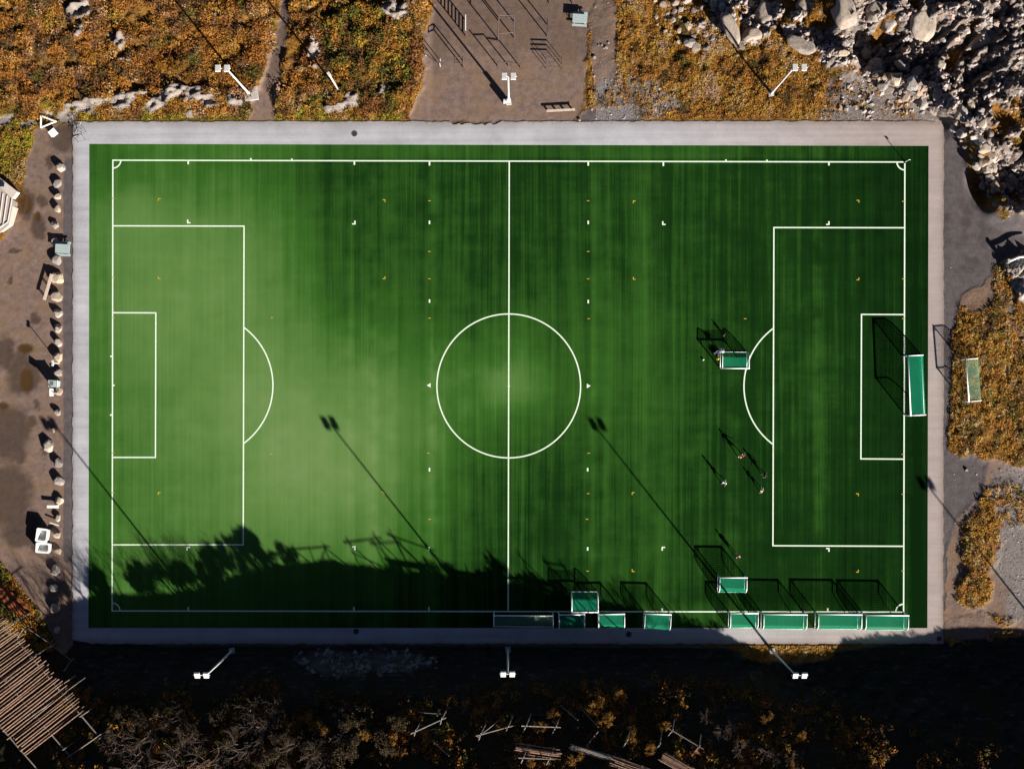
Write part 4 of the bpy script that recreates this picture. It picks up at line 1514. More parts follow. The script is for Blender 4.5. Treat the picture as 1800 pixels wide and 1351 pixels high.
b = G(95.5, 234.5)
t = thing('utility_cabinet', 'small white cabinet on the dirt by the upper left path corner', 'cabinet', b, R(38))
MB().box((0, 0, 0.32), (0.85, 0.7, 0.62), bev=0.04).build('body', 'lamp_white', t)
MB().box((0, 0, 0.66), (0.95, 0.8, 0.06), R(0), R(4), bev=0.02).build('lid', 'white_metal', t)
MB().box((0.2, -0.356, 0.35), (0.36, 0.02, 0.42)).build('door', 'galv', t)

t = thing('pole_triangle', 'triangular frame of white poles lying on pale rock, upper left', 'frame', G(80, 215))
tri = [G(73.5, 204), G(73.5, 225), G(100, 214.5)]
zt = max(q.z for q in tri) + 0.35
for i in range(3):
    a, c = tri[i] - t.location, tri[(i + 1) % 3] - t.location
    a.z = c.z = zt - t.location.z
    MB().tube(a, c, 0.11, n=8).build('pole', 'white_metal', t)
for q in tri:
    q = q - t.location
    MB().tube((q.x, q.y, q.z - 0.3), (q.x, q.y, zt - t.location.z), 0.06, n=8).build('leg', 'white_metal', t)


def bicycle(px, py, rz, label, tilt=0.0):
    b = W(px, py)
    t = thing('bicycle', label, 'bicycle', (b.x, b.y, 0.05), rz)
    t.rotation_euler = (tilt, 0, rz)
    for x in (-0.52, 0.52):
        mb = MB()
        mb.path([(x + 0.34 * math.cos(a), 0, 0.34 + 0.34 * math.sin(a)) for a in [2 * PI * i / 20 for i in range(21)]], 0.025, 6)
        w = mb.build('wheel', 'cloth_black', t)
        sp = MB()
        for i in range(8):
            a = PI * i / 8
            sp.tube((x - .32 * math.cos(a), 0, .34 - .32 * math.sin(a)), (x + .32 * math.cos(a), 0, .34 + .32 * math.sin(a)), 0.004, n=4)
        sp.build('spokes', 'galv', w)
    mb = MB()
    for a, c in [((-.52, 0, .34), (-.05, 0, .30)), ((-.05, 0, .30), (-.2, 0, .82)), ((-.2, 0, .78), (.38, 0, .80)), ((-.05, 0, .30), (.38, 0, .72)), ((-.52, 0, .34), (-.18, 0, .74)), ((.52, 0, .34), (.36, 0, .95))]:
        mb.tube(a, c, 0.024, n=8)
    mb.build('frame', 'grey_metal', t)
    MB().box((-.22, 0, .87), (.26, .15, .06), bev=.02).build('saddle', 'cloth_black', t)
    MB().path([(.30, -.28, .98), (.38, -.12, .99), (.38, .12, .99), (.30, .28, .98)], .016, 6).build('handlebar', 'cloth_black', t)
    mb = MB()
    mb.tube((-.05, -.08, .30), (.1, -.08, .22), .014, n=6)
    mb.tube((-.05, .08, .30), (-.2, .08, .38), .014, n=6)
    mb.build('cranks', 'galv', t)
    return t


bicycle(140, 224, R(60), 'dark bicycle parked at the upper left corner of the path, nearest the heath')
bicycle(143, 238, R(20), 'dark bicycle parked below another one at the upper left path corner')
b = W(145, 249)
t = thing('low_rail', 'low thin dark metal rail on the path beside the parked bicycles', 'rail', (b.x, b.y, 0.05), R(14))
for s in (-1, 1):
    MB().tube((s * .5, 0, 0), (s * .5, 0, .45), .025, n=8).build('post', 'grey_metal', t)
MB().tube((-.5, 0, .45), (.5, 0, .45), .025, n=8).build('bar', 'grey_metal', t)


# ------------------------------------------------------------------ building corner, west edge
def building():
    b = W(-40, 360)
    t = thing('boathouse', 'white boarded building corner with battened roof at the left edge', 'building', (b.x, b.y, 0))

    def L(px, py, z):
        w = W(px, py, z)
        return (w.x - b.x, w.y - b.y, z)
    z = 2.6
    # roof outline (as seen)
    out = [(-120, 290), (-2, 328), (24, 352), (30, 356), (29, 363), (22, 363), (15, 396), (-4, 412), (-60, 440), (-160, 440)]
    mb = MB()
    top = [L(x, y, z) for x, y in out]
    bot = [(v[0], v[1], z - 0.16) for v in top]
    n = len(out)
    mb.add(top + bot, [tuple(range(n - 1, -1, -1)), tuple(range(n, 2 * n))] + [(i, (i + 1) % n, n + (i + 1) % n, n + i) for i in range(n)])
    roof = mb.build('roof', 'board', t)
    for k in range(-3, 4):
        x0 = 19.5 - k * 7.6 - 0.8 if k > 0 else 19.5 - k * 7.6
        if x0 > 24:
            continue
        a = L(x0 + 1.5, 348 - max(0, k) * 4.2, z + 0.05)
        c = L(x0 - 6, 390 + k * 5.0, z + 0.05)
        d = L(x0 - 36, 412 + k * 5, z + 0.05)
        MB().path([a, c, d], 0.07, 6).build('batten', 'rib', roof)
    mb = MB()
    inner = [(-120, 300), (-4, 336), (20, 362), (11, 392), (-6, 404), (-160, 430)]
    a = [L(x, y, z - 0.18) for x, y in inner]
    c = [(v[0], v[1], -0.2) for v in a]
    n = len(inner)
    mb.add(a + c, [(i, (i + 1) % n, n + (i + 1) % n, n + i) for i in range(n)])
    mb.build('wall', 'board', t)
    # concrete retaining wall
    p0, p1 = Vector((-60, 268)), Vector((34, 341))
    q0, q1 = W(p0.x, p0.y), W(p1.x, p1.y)
    d = (q1 - q0)
    mid = (q0 + q1) / 2
    t2 = thing('retaining_wall', 'pale concrete wall running up to the boarded building at the left edge', 'wall', (mid.x, mid.y, 0), math.atan2(d.y, d.x))
    MB().box((0, -0.35, 0.45), (d.length, 1.05, 1.1), bev=0.03).build('wall_body', 'rib', t2)
    MB().box((0, -0.35, 1.02), (d.length + 0.04, 1.12, 0.06)).build('coping', 'rib', t2)


building()


# ------------------------------------------------------------------ rocks
def rock_mesh(seed, sub=3, cuts=14, flat=0.8, lo=0.62):
    rr = random.Random(seed)
    bm = bmesh.new()
    bmesh.ops.create_icosphere(bm, subdivisions=sub, radius=1.0)
    pl = []
    for _ in range(cuts):
        n = Vector((rr.gauss(0, 1), rr.gauss(0, 1), rr.gauss(0, 1))).normalized()
        pl.append((n, rr.uniform(lo, 0.88)))
    pl.append((Vector((0.1, 0.05, 1)).normalized(), rr.uniform(0.6, 0.75)))
    for v in bm.verts:
        d = v.co.normalized()
        r = 1.05
        for n, c in pl:
            k = d.dot(n)
            if k > 1e-3:
                r = min(r, c / k)
        r *= 1 + 0.03 * math.sin(7 * d.x + seed) * math.sin(6 * d.y + 2 * seed)
        v.co = d * r
        v.co.z *= flat
    me = bpy.data.meshes.new('boulder')
    bm.to_mesh(me)
    bm.free()
    return me


ROCKS = [rock_mesh(i, 3, 11 + i % 6, random.uniform(0.75, 0.95)) for i in range(10)]
for me in ROCKS:
    me.materials.append(M['boulder'])
RUB = [rock_mesh(100 + i, 3, 8 + i % 5, random.uniform(0.55, 0.9), 0.42) for i in range(14)]
for me in RUB:
    me.materials.append(M['rubble'])


def put_rock(me, loc, s, rz, label, group, name='boulder', tilt=0.0, cat='boulder'):
    o = bpy.data.objects.new(name, me)
    COL.objects.link(o)
    o.location = loc
    o.scale = s
    o.rotation_euler = (tilt, tilt * 0.6, rz)
    return tag(o, label, cat, group)


ROW = [(108, 294, 15), (102, 323, 13), (103, 345, 12), (102, 368, 13), (98, 396, 12), (97, 425, 12), (101, 456, 15), (101, 489, 20), (101, 522, 17), (103, 551, 15), (103, 578, 13), (104, 602, 12), (104, 628, 14), (104, 655, 13), (104, 688, 12),
       (103, 724, 12), (95, 755, 8), (86, 783, 18), (104, 813, 14), (105, 844, 15), (105, 880, 13), (103, 909, 11), (102, 939, 11), (103, 968, 11), (98, 1001, 15), (95, 1033, 13), (97, 1067, 14), (101, 1106, 11)]
ORD = ['first', 'second', 'third', 'fourth', 'fifth', 'sixth', 'seventh', 'eighth', 'ninth', 'tenth', 'eleventh', 'twelfth', 'thirteenth', 'fourteenth', 'fifteenth', 'sixteenth', 'seventeenth', 'eighteenth', 'nineteenth', 'twentieth',
       'twenty first', 'twenty second', 'twenty third', 'twenty fourth', 'twenty fifth', 'twenty sixth', 'twenty seventh', 'last']
for i, (x, y, d) in enumerate(ROW):
    b = G(x, y)
    r = d / S / 2 * random.uniform(1.12, 1.3)
    hgt = random.uniform(0.36, 0.5) if d < 14 else 0.52
    size = 'small' if d < 12 else ('large' if d > 16 else 'pale')
    shade = ' in shadow' if i > 24 else ''
    where = {5: ', beside the picnic table', 7: ', beside the wooden bench', 13: ', above the grey container', 14: ', at the sign post', 16: ', set back and smallest', 17: ', standing left of the line', 23: ', against the lower fish tub', 22: ', against the upper fish tub'}.get(i, '')
    put_rock(ROCKS[i % 10], (b.x, b.y, b.z + hgt * 0.6), (r * 1.1, r * random.uniform(0.9, 1.15), hgt * 1.15), random.uniform(0, 6.28), '%s boulder%s, %s down the left path row%s' % (size, shade, ORD[i], where), 'boulders in a row along the left path')

# planks against the boulders
for (x, y, ln, rz, hh, lab) in [(95.5, 889.5, 1.5, R(0), 0.55, 'white board lying across beside a boulder below the yellow grass patch'), (98, 920, 1.2, R(-18), 0.5, 'thin pale board leaning by the boulder above the fish tubs')]:
    b = G(x, y)
    o = MB().box((0, 0, 0), (ln, 0.38 if rz == 0 else 0.16, 0.06), bev=0.01).build('board', 'wood_pale' if rz else 'lamp_white')
    o.location = (b.x, b.y, b.z + hh)
    o.rotation_euler = (0.12, 0.05, rz)
    tag(o, lab, 'board')

# rubble of the north-east and pale stones elsewhere: single rocks
def rubble(n, region, smin, smax, pw, label, group, seed, sink=0.25, mind=0.0, zs=1.0):
    rr = random.Random(seed)
    got = []
    xs = [p[0] for p in region]
    ys = [p[1] for p in region]
    tries = 0
    while len(got) < n and tries < n * 60:
        tries += 1
        x, y = rr.uniform(min(xs), max(xs)), rr.uniform(min(ys), max(ys))
        if float(in_poly(np.array([x]), np.array([y]), region, 0.5)[0]) < 0.5:
            continue
        s = smin + (smax - smin) * rr.random() ** pw
        if any((x - a) ** 2 + (y - b) ** 2 < ((s + c) * S * 0.62) ** 2 for a, b, c in got):
            continue
        got.append((x, y, s))
    for (x, y, s) in got:
        b = G(x, y)
        if s < 0.9 and 'wall' in group or 'strip' in group:
            b.z += 0.12
        lab = label(s, x, y) if callable(label) else label
        put_rock(rr.choice(RUB if s < 0.75 else ROCKS), (b.x, b.y, b.z + s * (0.5 - sink)), (s * rr.uniform(.8, 1.25), s * rr.uniform(.7, 1.05), s * rr.uniform(.7, 1.0) * zs), rr.uniform(0, 6.28), lab, group, tilt=rr.uniform(-.35, .35), cat='rock', name='rock')


WALL = [(1500, 122), (1560, 128), (1640, 150), (1690, 200), (1730, 255), (1765, 330), (1735, 352), (1712, 290), (1680, 232), (1655, 205), (1600, 175), (1540, 150)]
BIGS = [(1538, 122, 1.1, 1.5), (1572, 140, 1.0, 1.2), (1583, 115, 1.1, .8), (1603, 148, 1.15, .95), (1612, 128, .8, 1.2), (1648, 170, .9, .6), (1622, 178, 1.3, .8), (1662, 195, 1.0, .8), (1686, 200, 1.1, .9), (1678, 225, .8, .7), (1694, 232, 1.1, .7), (1725, 218, .75, .8), (1520, 95, .8, 1.1), (1652, 115, .9, .7),
        (1725, 210, .6, .5), (1740, 250, .8, .7), (1560, 45, 1.0, 1.1), (1480, 95, .9, .6), (1705, 185, .8, .6), (1735, 300, .8, .6), (1780, 320, .9, 1.3)]
for i, (x, y, a, c) in enumerate(BIGS):
    b = G(x, y)
    put_rock(ROCKS[(i * 3) % 10], (b.x, b.y, b.z + 0.3), (a, c, min(a, c) * 0.95), i * 1.3, 'large angular block in the rubble wall at the upper right', 'large blocks of the upper right rubble wall', tilt=0.2 * math.sin(i), cat='rock', name='rock')
rubble(100, WALL, 0.30, 0.85, 1.2, 'small broken stone in the rubble wall at the upper right', 'broken stones of the upper right rubble wall', 31)
rubble(52, [(1140, 20), (1150, -5), (1260, -5), (1290, 40), (1310, 85), (1240, 90), (1160, 70)], 0.25, 0.8, 1.5, 'grey stone in the scatter of rocks on yellow heath, upper right', 'stones scattered on the yellow heath', 41)
rubble(42, [(1700, 180), (1740, 170), (1790, 330), (1745, 345), (1715, 250)], 0.25, 0.6, 1.5, 'pale stone in the rubble strip beside the asphalt, right', 'stones in the rubble strip at the right', 43)
rubble(16, [(520, 5), (548, 10), (575, 120), (560, 135), (545, 60)], 0.16, 0.4, 1.5, 'pale stone in the line along the dirt track, top', 'stones lining the dirt track', 44)
rubble(20, [(690, 0), (738, 0), (735, 80), (715, 120), (700, 40)], 0.18, 0.5, 1.5, 'stone in the pile at the left edge of the gym yard', 'stones piled at the gym yard edge', 45)
rubble(14, [(1440, 120), (1480, 110), (1640, 185), (1640, 205), (1460, 205)], 0.12, 0.3, 1.6, 'small stone on the grey gravel below the rubble wall', 'small stones on the gravel', 46)
rubble(9, [(1760, 455), (1800, 440), (1800, 520), (1780, 500)], 0.2, 0.6, 1.4, 'broken stone by the white pipe at the right edge', 'stones by the white pipe', 47)
rubble(6, [(1040, 60), (1075, 60), (1050, 205), (1036, 205)], 0.10, 0.22, 1.4, 'small pale stone along the right edge of the gym yard', 'stones along the gym yard edge', 48)
rubble(4, [(480, 120), (520, 120), (515, 210), (480, 210)], 0.14, 0.26, 1.0, 'small pale stone beside the foot of the dirt track', 'stones at the foot of the track', 49)
for (x, y, s, lab) in [(1018, 210.5, .3, 'white stone by the end of the cream bench'), (1040.5, 192.5, .22, 'small white stone at the gym yard corner'), (1045, 102, .35, 'white stone on the brown strip right of the gym yard'), (739, 137, .2, 'small white stone at the lower left of the gym yard'),
                       (1699, 826, .3, 'pale stone alone on the dark asphalt to the right'), (1673, 766, .25, 'pale stone at the grass edge right of the path'), (1432, 166, .3, 'pale stone right of the upper right floodlight')]:
    b = G(x, y)
    put_rock(RUB[3], (b.x, b.y, b.z + s * .35), (s, s * .9, s * .9), x, lab, None, cat='rock', name='rock')

# broad smooth slabs
def slab_mesh(seed):
    me = rock_mesh(seed, 4, 7, 0.7, 0.72)
    me.polygons.foreach_set('use_smooth', [True] * len(me.polygons))
    me.materials.append(M['slab'])
    return me


M['slab'] = rock_mat('smooth_slab_stone', (0.27, 0.25, 0.235), (0.30, 0.235, 0.18), (0.17, 0.15, 0.135), 0.8)
SL = [slab_mesh(300 + i) for i in range(4)]
for i, (x, y, a, c, hh, rz, lab) in enumerate([
    (1483, 20, 1.5, 2.6, 1.5, .25, 'broad pale dome of rock at the top edge left of the dark gully'),
    (1283, 48, .9, 2.3, 1.0, .45, 'long grey slab standing in the yellow heath beside the floodlight shadow'),
    (1408, 78, 1.9, 1.1, .8, -.5, 'grey slab with a shadowed hollow just above the upper right floodlight'),
    (1420, 14, 2.4, 1.4, 1.0, .6, 'cream and ochre streaked slab at the top edge, left of the pale dome'),
    (1322, 62, 1.3, .9, .9, .2, 'rounded slab between the long grey slab and the ochre grass'),
    (1345, 22, 1.2, 1.7, 1.0, -.3, 'tall grey slab at the top edge right of the scattered stones'),
    (1622, 42, 1.6, 2.3, 1.4, .1, 'smooth brown rock face in the middle of the dark gully'),
    (1738, 66, 3.2, .8, .9, .45, 'long brown ledge of rock slanting in the upper right corner'),
    (1540, 20, 1.4, 1.2, 1.0, .9, 'ochre stained slab between the pale dome and the brown face')]):
    b = G(x, y)
    put_rock(SL[i % 4], (b.x, b.y, b.z + hh * .08), (a, c, hh), rz, lab, 'smooth slabs in the upper right rock', cat='rock', name='rock', tilt=.12 * math.sin(i * 2.3))

# white pipe at the right edge
a, c, d = G(1770, 460), G(1786, 453), G(1830, 447)
t = thing('pipe', 'white curved pipe lying over broken stones at the right edge', 'pipe', (c.x, c.y, 0))
MB().path([(q.x - c.x, q.y - c.y, q.z + 0.75) for q in (a, c, d)], 0.16, 10).build('tube', 'white_metal', t, True)
MB().box((a.x - c.x - .1, a.y - c.y, a.z + .6), (0.3, 0.5, 0.9)).build('support', 'concrete', t)


# ------------------------------------------------------------------ leaf clumps (stuff)
def leaf_stuff(name, centers, radii, heights, per, size, palette, seed, label, cat='heath', up=0.5, shade=None):
    """clumps of small leaf blades; palette: list of (weight, rgb)"""
    g = np.random.default_rng(seed)
    n = len(centers)
    cnt = np.maximum(4, (per * (radii / radii.mean()) ** 1.6).astype(int))
    idx = np.repeat(np.arange(n), cnt)
    k = len(idx)
    th = g.random(k) * 2 * np.pi
    rad = np.sqrt(g.random(k))
    dx, dy = rad * np.cos(th), rad * np.sin(th)
    asp = g.uniform(0.65, 1.5, n)[idx]
    rot = g.uniform(0, np.pi, n)[idx]
    ex, ey = dx * asp, dy / asp
    x = centers[idx, 0] + radii[idx] * (ex * np.cos(rot) - ey * np.sin(rot))
    y = centers[idx, 1] + radii[idx] * (ex * np.sin(rot) + ey * np.cos(rot))
    keep = lookup('bare', x, y) < 0.55
    idx, rad, dx, dy, x, y, rot = [q[keep] for q in (idx, rad, dx, dy, x, y, rot)]
    k = len(idx)
    dome = np.sqrt(np.clip(1 - rad ** 2, 0, 1))
    gz = height(x, y)
    z = gz + heights[idx] * dome * (0.55 + 0.5 * g.random(k)) + 0.02
    # blade frames: leaves lie along the clump's dome
    nrm = np.stack([dx * 0.8 + g.normal(0, .38, k), dy * 0.8 + g.normal(0, .38, k), np.full(k, up + 0.45) + g.random(k) * 0.5], 1)
    nrm /= np.linalg.norm(nrm, axis=1)[:, None]
    ref = np.stack([np.cos(rot) + g.normal(0, .6, k), np.sin(rot) + g.normal(0, .6, k), g.normal(0, .3, k)], 1)
    a = np.cross(nrm, ref)
    a /= np.linalg.norm(a, axis=1)[:, None] + 1e-9
    b = np.cross(nrm, a)
    ln = size * g.uniform(0.5, 1.6, k)
    wd = ln * g.uniform(0.25, 0.55, k)
    c = np.stack([x, y, z], 1)
    v = np.empty((k, 4, 3))
    v[:, 0] = c - a * ln[:, None]
    v[:, 1] = c - b * wd[:, None] + a * (ln * .1)[:, None]
    v[:, 2] = c + a * ln[:, None]
    v[:, 3] = c + b * wd[:, None] + a * (ln * .1)[:, None]
    pw = np.array([p[0] for p in palette], float)
    pc = np.array([p[1] for p in palette])
    cum = np.cumsum(pw) / pw.sum()
    # kinds grow in patches
    f1 = fbm(centers[:, 0], centers[:, 1], 3.2, 3, off=seed * 7.7)
    rank = np.argsort(np.argsort(f1 + g.normal(0, .10, n))) / max(1, n - 1)
    cl = np.minimum(np.searchsorted(cum, rank), len(palette) - 1)
    own = g.choice(len(palette), k, p=pw / pw.sum())
    pick = np.where(g.random(k) < 0.95, cl[idx], own)
    col = pc[pick] * g.uniform(0.88, 1.12, k)[:, None] * g.uniform(0.72, 1.2, n)[idx][:, None]
    col = np.repeat(col, 4, 0)
    rgba = np.column_stack([col, np.ones(len(col))])
    f = np.arange(4 * k).reshape(k, 4)
    o = np_mesh(name, v.reshape(-1, 3), f, 'leaf', {'leaf': ('FLOAT_COLOR', rgba)})
    tag(o, label, cat, kind='stuff')
    return o


def scatter(n, box, dens, seed):
    """points (world) kept with probability dens(px,py,x,y,m)"""
    g = np.random.default_rng(seed)
    px = g.uniform(box[0], box[2], n)
    py = g.uniform(box[1], box[3], n)
    x, y = (px - CX) / S, (CY - py) / S
    m = masks(x, y)
    p = dens(px, py, x, y, m)
    k = g.random(n) < p
    return np.stack([x[k], y[k]], 1)


OCH = (0.255, 0.116, 0.019)
ORA = (0.260, 0.100, 0.018)
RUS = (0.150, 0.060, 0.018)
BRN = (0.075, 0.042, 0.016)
YEL = (0.300, 0.175, 0.030)
STR = (0.31, 0.20, 0.085)
OLV = (0.090, 0.078, 0.013)
GRN = (0.040, 0.045, 0.009)
LIM = (0.210, 0.180, 0.018)
PNK = (0.300, 0.180, 0.110)


def heath(px, py, m):
    bare = np.maximum.reduce([m['dirt'], m['asp'], m['gr'] * 0.62, m['rock'] * 0.93])
    pit = (px > 122) & (px < 1664) & (py > 207) & (py < 1134)
    return np.where(pit, 0, 1 - bare)


# north-west: shrubby heath
c = scatter(7000, (-40, -60, 745, 212), lambda px, py, x, y, m: heath(px, py, m) * np.where(px < 470, 1.0, 0.5) * smooth(0.62 + 1.9 * fbm(x, y, 3, 3, off=90)), 1)
g = np.random.default_rng(2)
leaf_stuff('autumn_heath', c, g.uniform(.3, 1.2, len(c)), g.uniform(.15, .9, len(c)), 46, 0.12, [(.5, YEL), (5, OCH), (1, STR), (5.5, ORA), (5, RUS), (1.2, PNK), (4, BRN), (.8, OLV)], 3, 'orange and brown autumn heath covering the upper left slope')
# green scrub by the track and verge
c = scatter(2200, (560, 10, 745, 205), lambda px, py, x, y, m: heath(px, py, m) * ell(px, py, 655, 95, 80, 95, .5), 5)
leaf_stuff('green_scrub', c, g.uniform(.3, 1.1, len(c)), g.uniform(.25, 1.1, len(c)), 40, 0.14, [(4, OCH), (1, LIM), (3, OLV), (2.5, GRN), (2, BRN), (2, RUS)], 6, 'dark olive scrub between the dirt track and the gym yard', 'scrub')
c = scatter(2600, (-20, 165, 745, 213), lambda px, py, x, y, m: heath(px, py, m) * m['green'], 7)
c2 = scatter(700, (-40, 205, 60, 325), lambda px, py, x, y, m: heath(px, py, m), 8)
c = np.concatenate([c, c2])
leaf_stuff('verge_grass', c, g.uniform(.2, .6, len(c)), g.uniform(.12, .42, len(c)), 28, 0.10, [(3, LIM), (3, YEL), (2, OLV), (2, OCH), (1, STR)], 9, 'yellow green verge grass along the upper path', 'grass')
# north-east yellow heath
c = scatter(7000, (1035, -40, 1480, 214), lambda px, py, x, y, m: heath(px, py, m) * 0.85, 10)
leaf_stuff('yellow_heath', c, g.uniform(.18, .55, len(c)), g.uniform(.06, .26, len(c)), 22, 0.09, [(1, PNK), (1.5, STR), (3, YEL), (6, OCH), (2, ORA), (2, BRN), (.6, OLV)], 11, 'low yellow heath between the gym yard and the rock rubble')
c = scatter(2600, (1480, -40, 1850, 400), lambda px, py, x, y, m: heath(px, py, m) * .8, 12)
leaf_stuff('rock_moss', c, g.uniform(.15, .5, len(c)), g.uniform(.06, .3, len(c)), 18, 0.13, [(5, OCH), (3, ORA), (2, YEL), (2, OLV), (1, BRN)], 13, 'ochre moss and grass among the rocks, upper right', 'moss')
# east rough grass
c = scatter(5200, (1660, 470, 1840, 1130), lambda px, py, x, y, m: heath(px, py, m) * smooth(.9 + 1.5 * fbm(x, y, 3, 3, off=95)), 14)
leaf_stuff('rough_grass', c, g.uniform(.2, .65, len(c)), g.uniform(.08, .40, len(c)), 26, 0.10, [(6, OCH), (3, YEL), (3, STR), (2, ORA), (1.6, OLV), (1, BRN)], 15, 'tawny rough grass right of the pitch', 'grass')
# west bottom and crest vegetation
c = scatter(1500, (-40, 960, 130, 1140), lambda px, py, x, y, m: np.maximum(heath(px, py, m), .25 * smooth((py - 960) / 40) * smooth((70 - px) / 30)) * .8, 16)
leaf_stuff('corner_heath', c, g.uniform(.2, .6, len(c)), g.uniform(.15, .5, len(c)), 28, 0.11, [(4, OCH), (3, ORA), (2, LIM), (2, BRN), (2, OLV)], 17, 'ochre heath above the red planks, lower left', 'heath')
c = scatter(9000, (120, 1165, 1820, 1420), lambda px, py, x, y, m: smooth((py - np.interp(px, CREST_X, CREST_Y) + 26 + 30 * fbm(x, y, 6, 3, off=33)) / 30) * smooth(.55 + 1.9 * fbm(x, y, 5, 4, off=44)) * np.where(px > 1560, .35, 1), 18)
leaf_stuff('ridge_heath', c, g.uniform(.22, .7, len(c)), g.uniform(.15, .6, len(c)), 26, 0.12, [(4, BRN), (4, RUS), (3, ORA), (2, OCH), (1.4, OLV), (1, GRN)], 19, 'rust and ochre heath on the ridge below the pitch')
c = scatter(1500, (1285, 1128, 1470, 1160), lambda px, py, x, y, m: (m['strip'] > .5) * (py > 1133) * 1.0, 20)
leaf_stuff('bank_grass', c, g.uniform(.15, .35, len(c)), g.uniform(.06, .2, len(c)), 18, 0.11, [(6, OCH), (2, YEL), (2, STR), (2, ORA)], 21, 'sunlit tawny grass bank under the row of goals', 'grass')
# gravel and scree (uncountable)
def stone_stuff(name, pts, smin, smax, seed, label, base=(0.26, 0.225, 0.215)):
    g = np.random.default_rng(seed)
    n = len(pts)
    s = smin + (smax - smin) * g.random(n) ** 2.2
    octv = np.array([(1, 0, 0), (0, 1, 0), (-1, 0, 0), (0, -1, 0), (0, 0, 1), (.6, .6, .55), (-.6, .5, .5), (.1, -.7, .6)])
    V = octv[:6][None] * s[:, None, None] * g.uniform(.6, 1.25, (n, 6, 1))
    # top, plus ring and a shoulder: a faceted pebble
    ang = g.random(n) * 6.28
    ca, sa = np.cos(ang)[:, None], np.sin(ang)[:, None]
    X = V[:, :, 0] * ca - V[:, :, 1] * sa
    Y = V[:, :, 0] * sa + V[:, :, 1] * ca
    Z = V[:, :, 2] * .75
    gz = height(pts[:, 0], pts[:, 1])
    P = np.stack([X + pts[:, 0:1], Y + pts[:, 1:2], Z + gz[:, None] + 0.0], 2).reshape(-1, 3)
    fs = np.array([(0, 1, 5), (1, 4, 5), (4, 0, 5), (1, 2, 4), (2, 3, 4), (3, 0, 4)])
    F = (fs[None] + 6 * np.arange(n)[:, None, None]).reshape(-1, 3)
    col = np.array(base)[None] * g.uniform(.5, 1.4, n)[:, None] * np.where(g.random(n) < .25, 1, 0)[:, None] * np.array((1.1, .9, .75)) + 0
    plain = np.array(base)[None] * g.uniform(.5, 1.4, n)[:, None]
    col = np.where(col.sum(1)[:, None] > 0, col, plain)
    rgba = np.column_stack([np.repeat(col, 6, 0), np.ones(6 * n)])
    o = np_mesh(name, P, F, 'leaf', {'leaf': ('FLOAT_COLOR', rgba)})
    tag(o, label, 'stones', kind='stuff')


c = scatter(16000, (1020, -20, 1840, 1110), lambda px, py, x, y, m: np.clip(m['gr'] + .5 * m['asp'] * 0.03, 0, 1) * .8, 22)
stone_stuff('gravel', c, .03, .17, 23, 'loose grey gravel at the rims of the heath')
c = scatter(46000, (1150, -50, 1850, 400), lambda px, py, x, y, m: np.clip(m['rock'] + .25 * smooth((px - 1440) / 60) * (py < 212), 0, 1) * smooth(.6 + 2.2 * fbm(x, y, 3.5, 3, off=55)) * np.where(px < 1400, .35, .6), 24)
stone_stuff('scree', c, .05, .5, 25, 'angular scree between the rock ribs, upper right')
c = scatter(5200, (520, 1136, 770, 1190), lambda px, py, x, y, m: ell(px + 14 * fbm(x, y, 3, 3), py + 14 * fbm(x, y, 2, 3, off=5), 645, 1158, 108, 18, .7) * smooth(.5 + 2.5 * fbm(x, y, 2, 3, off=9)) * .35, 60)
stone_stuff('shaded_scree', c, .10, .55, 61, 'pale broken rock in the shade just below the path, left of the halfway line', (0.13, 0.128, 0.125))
c = scatter(1200, (1030, -10, 1460, 214), lambda px, py, x, y, m: heath(px, py, m) * .4, 26)
stone_stuff('pebbles', c, .05, .2, 27, 'pale pebbles dotted over the yellow heath')
c = scatter(900, (1660, 470, 1800, 1110), lambda px, py, x, y, m: .3 + 0 * px, 28)
stone_stuff('grit', c, .03, .12, 29, 'pale grit over the rough ground right of the path')


# ------------------------------------------------------------------ bare shrubs (things with trunk and crown)
def shrub_variant(seed, leafy):
    rr = random.Random(seed)
    trunk, crown = MB(), MB()

    def grow(p, d, ln, r, lev):
        segs = 2
        for _ in range(segs):
            d = (d + Vector((rr.gauss(0, .13), rr.gauss(0, .13), rr.gauss(.04, .08)))).normalized()
            q = p + d * ln / segs
            (trunk if lev < 2 else crown).tube(p, q, r, r * .8, 4 if lev < 2 else 3)
            p = q
            r *= .8
        if lev >= 4:
            return
        for _ in range(4 if lev < 1 else rr.choice((3, 3, 4))):
            nd = (d + Vector((rr.gauss(0, .55), rr.gauss(0, .55), rr.gauss(.1, .35)))).normalized()
            grow(p, nd, ln * rr.uniform(.6, .82), r * .75, lev + 1)
    for k in range(3):
        a = rr.uniform(0, 6.28)
        grow(Vector((.1 * math.cos(a), .1 * math.sin(a), -.2)), Vector((.45 * math.cos(a), .45 * math.sin(a), 1)).normalized(), 1.05, .055, 0)
    leaves = []
    if leafy:
        tips = [Vector(v) for v in crown.v[::7]]
        lm = MB()
        for q in tips:
            for _ in range(leafy):
                c = q + Vector((rr.gauss(0, .14), rr.gauss(0, .14), rr.gauss(0, .12)))
                n = Vector((rr.gauss(0, 1), rr.gauss(0, 1), abs(rr.gauss(.5, .6)))).normalized()
                a = n.orthogonal().normalized()
                b = n.cross(a)
                s = rr.uniform(.06, .13)
                lm.add([c - a * s, c - b * s * .5, c + a * s, c + b * s * .5], [(0, 1, 2, 3)])
        leaves = lm
    return trunk, crown, leaves


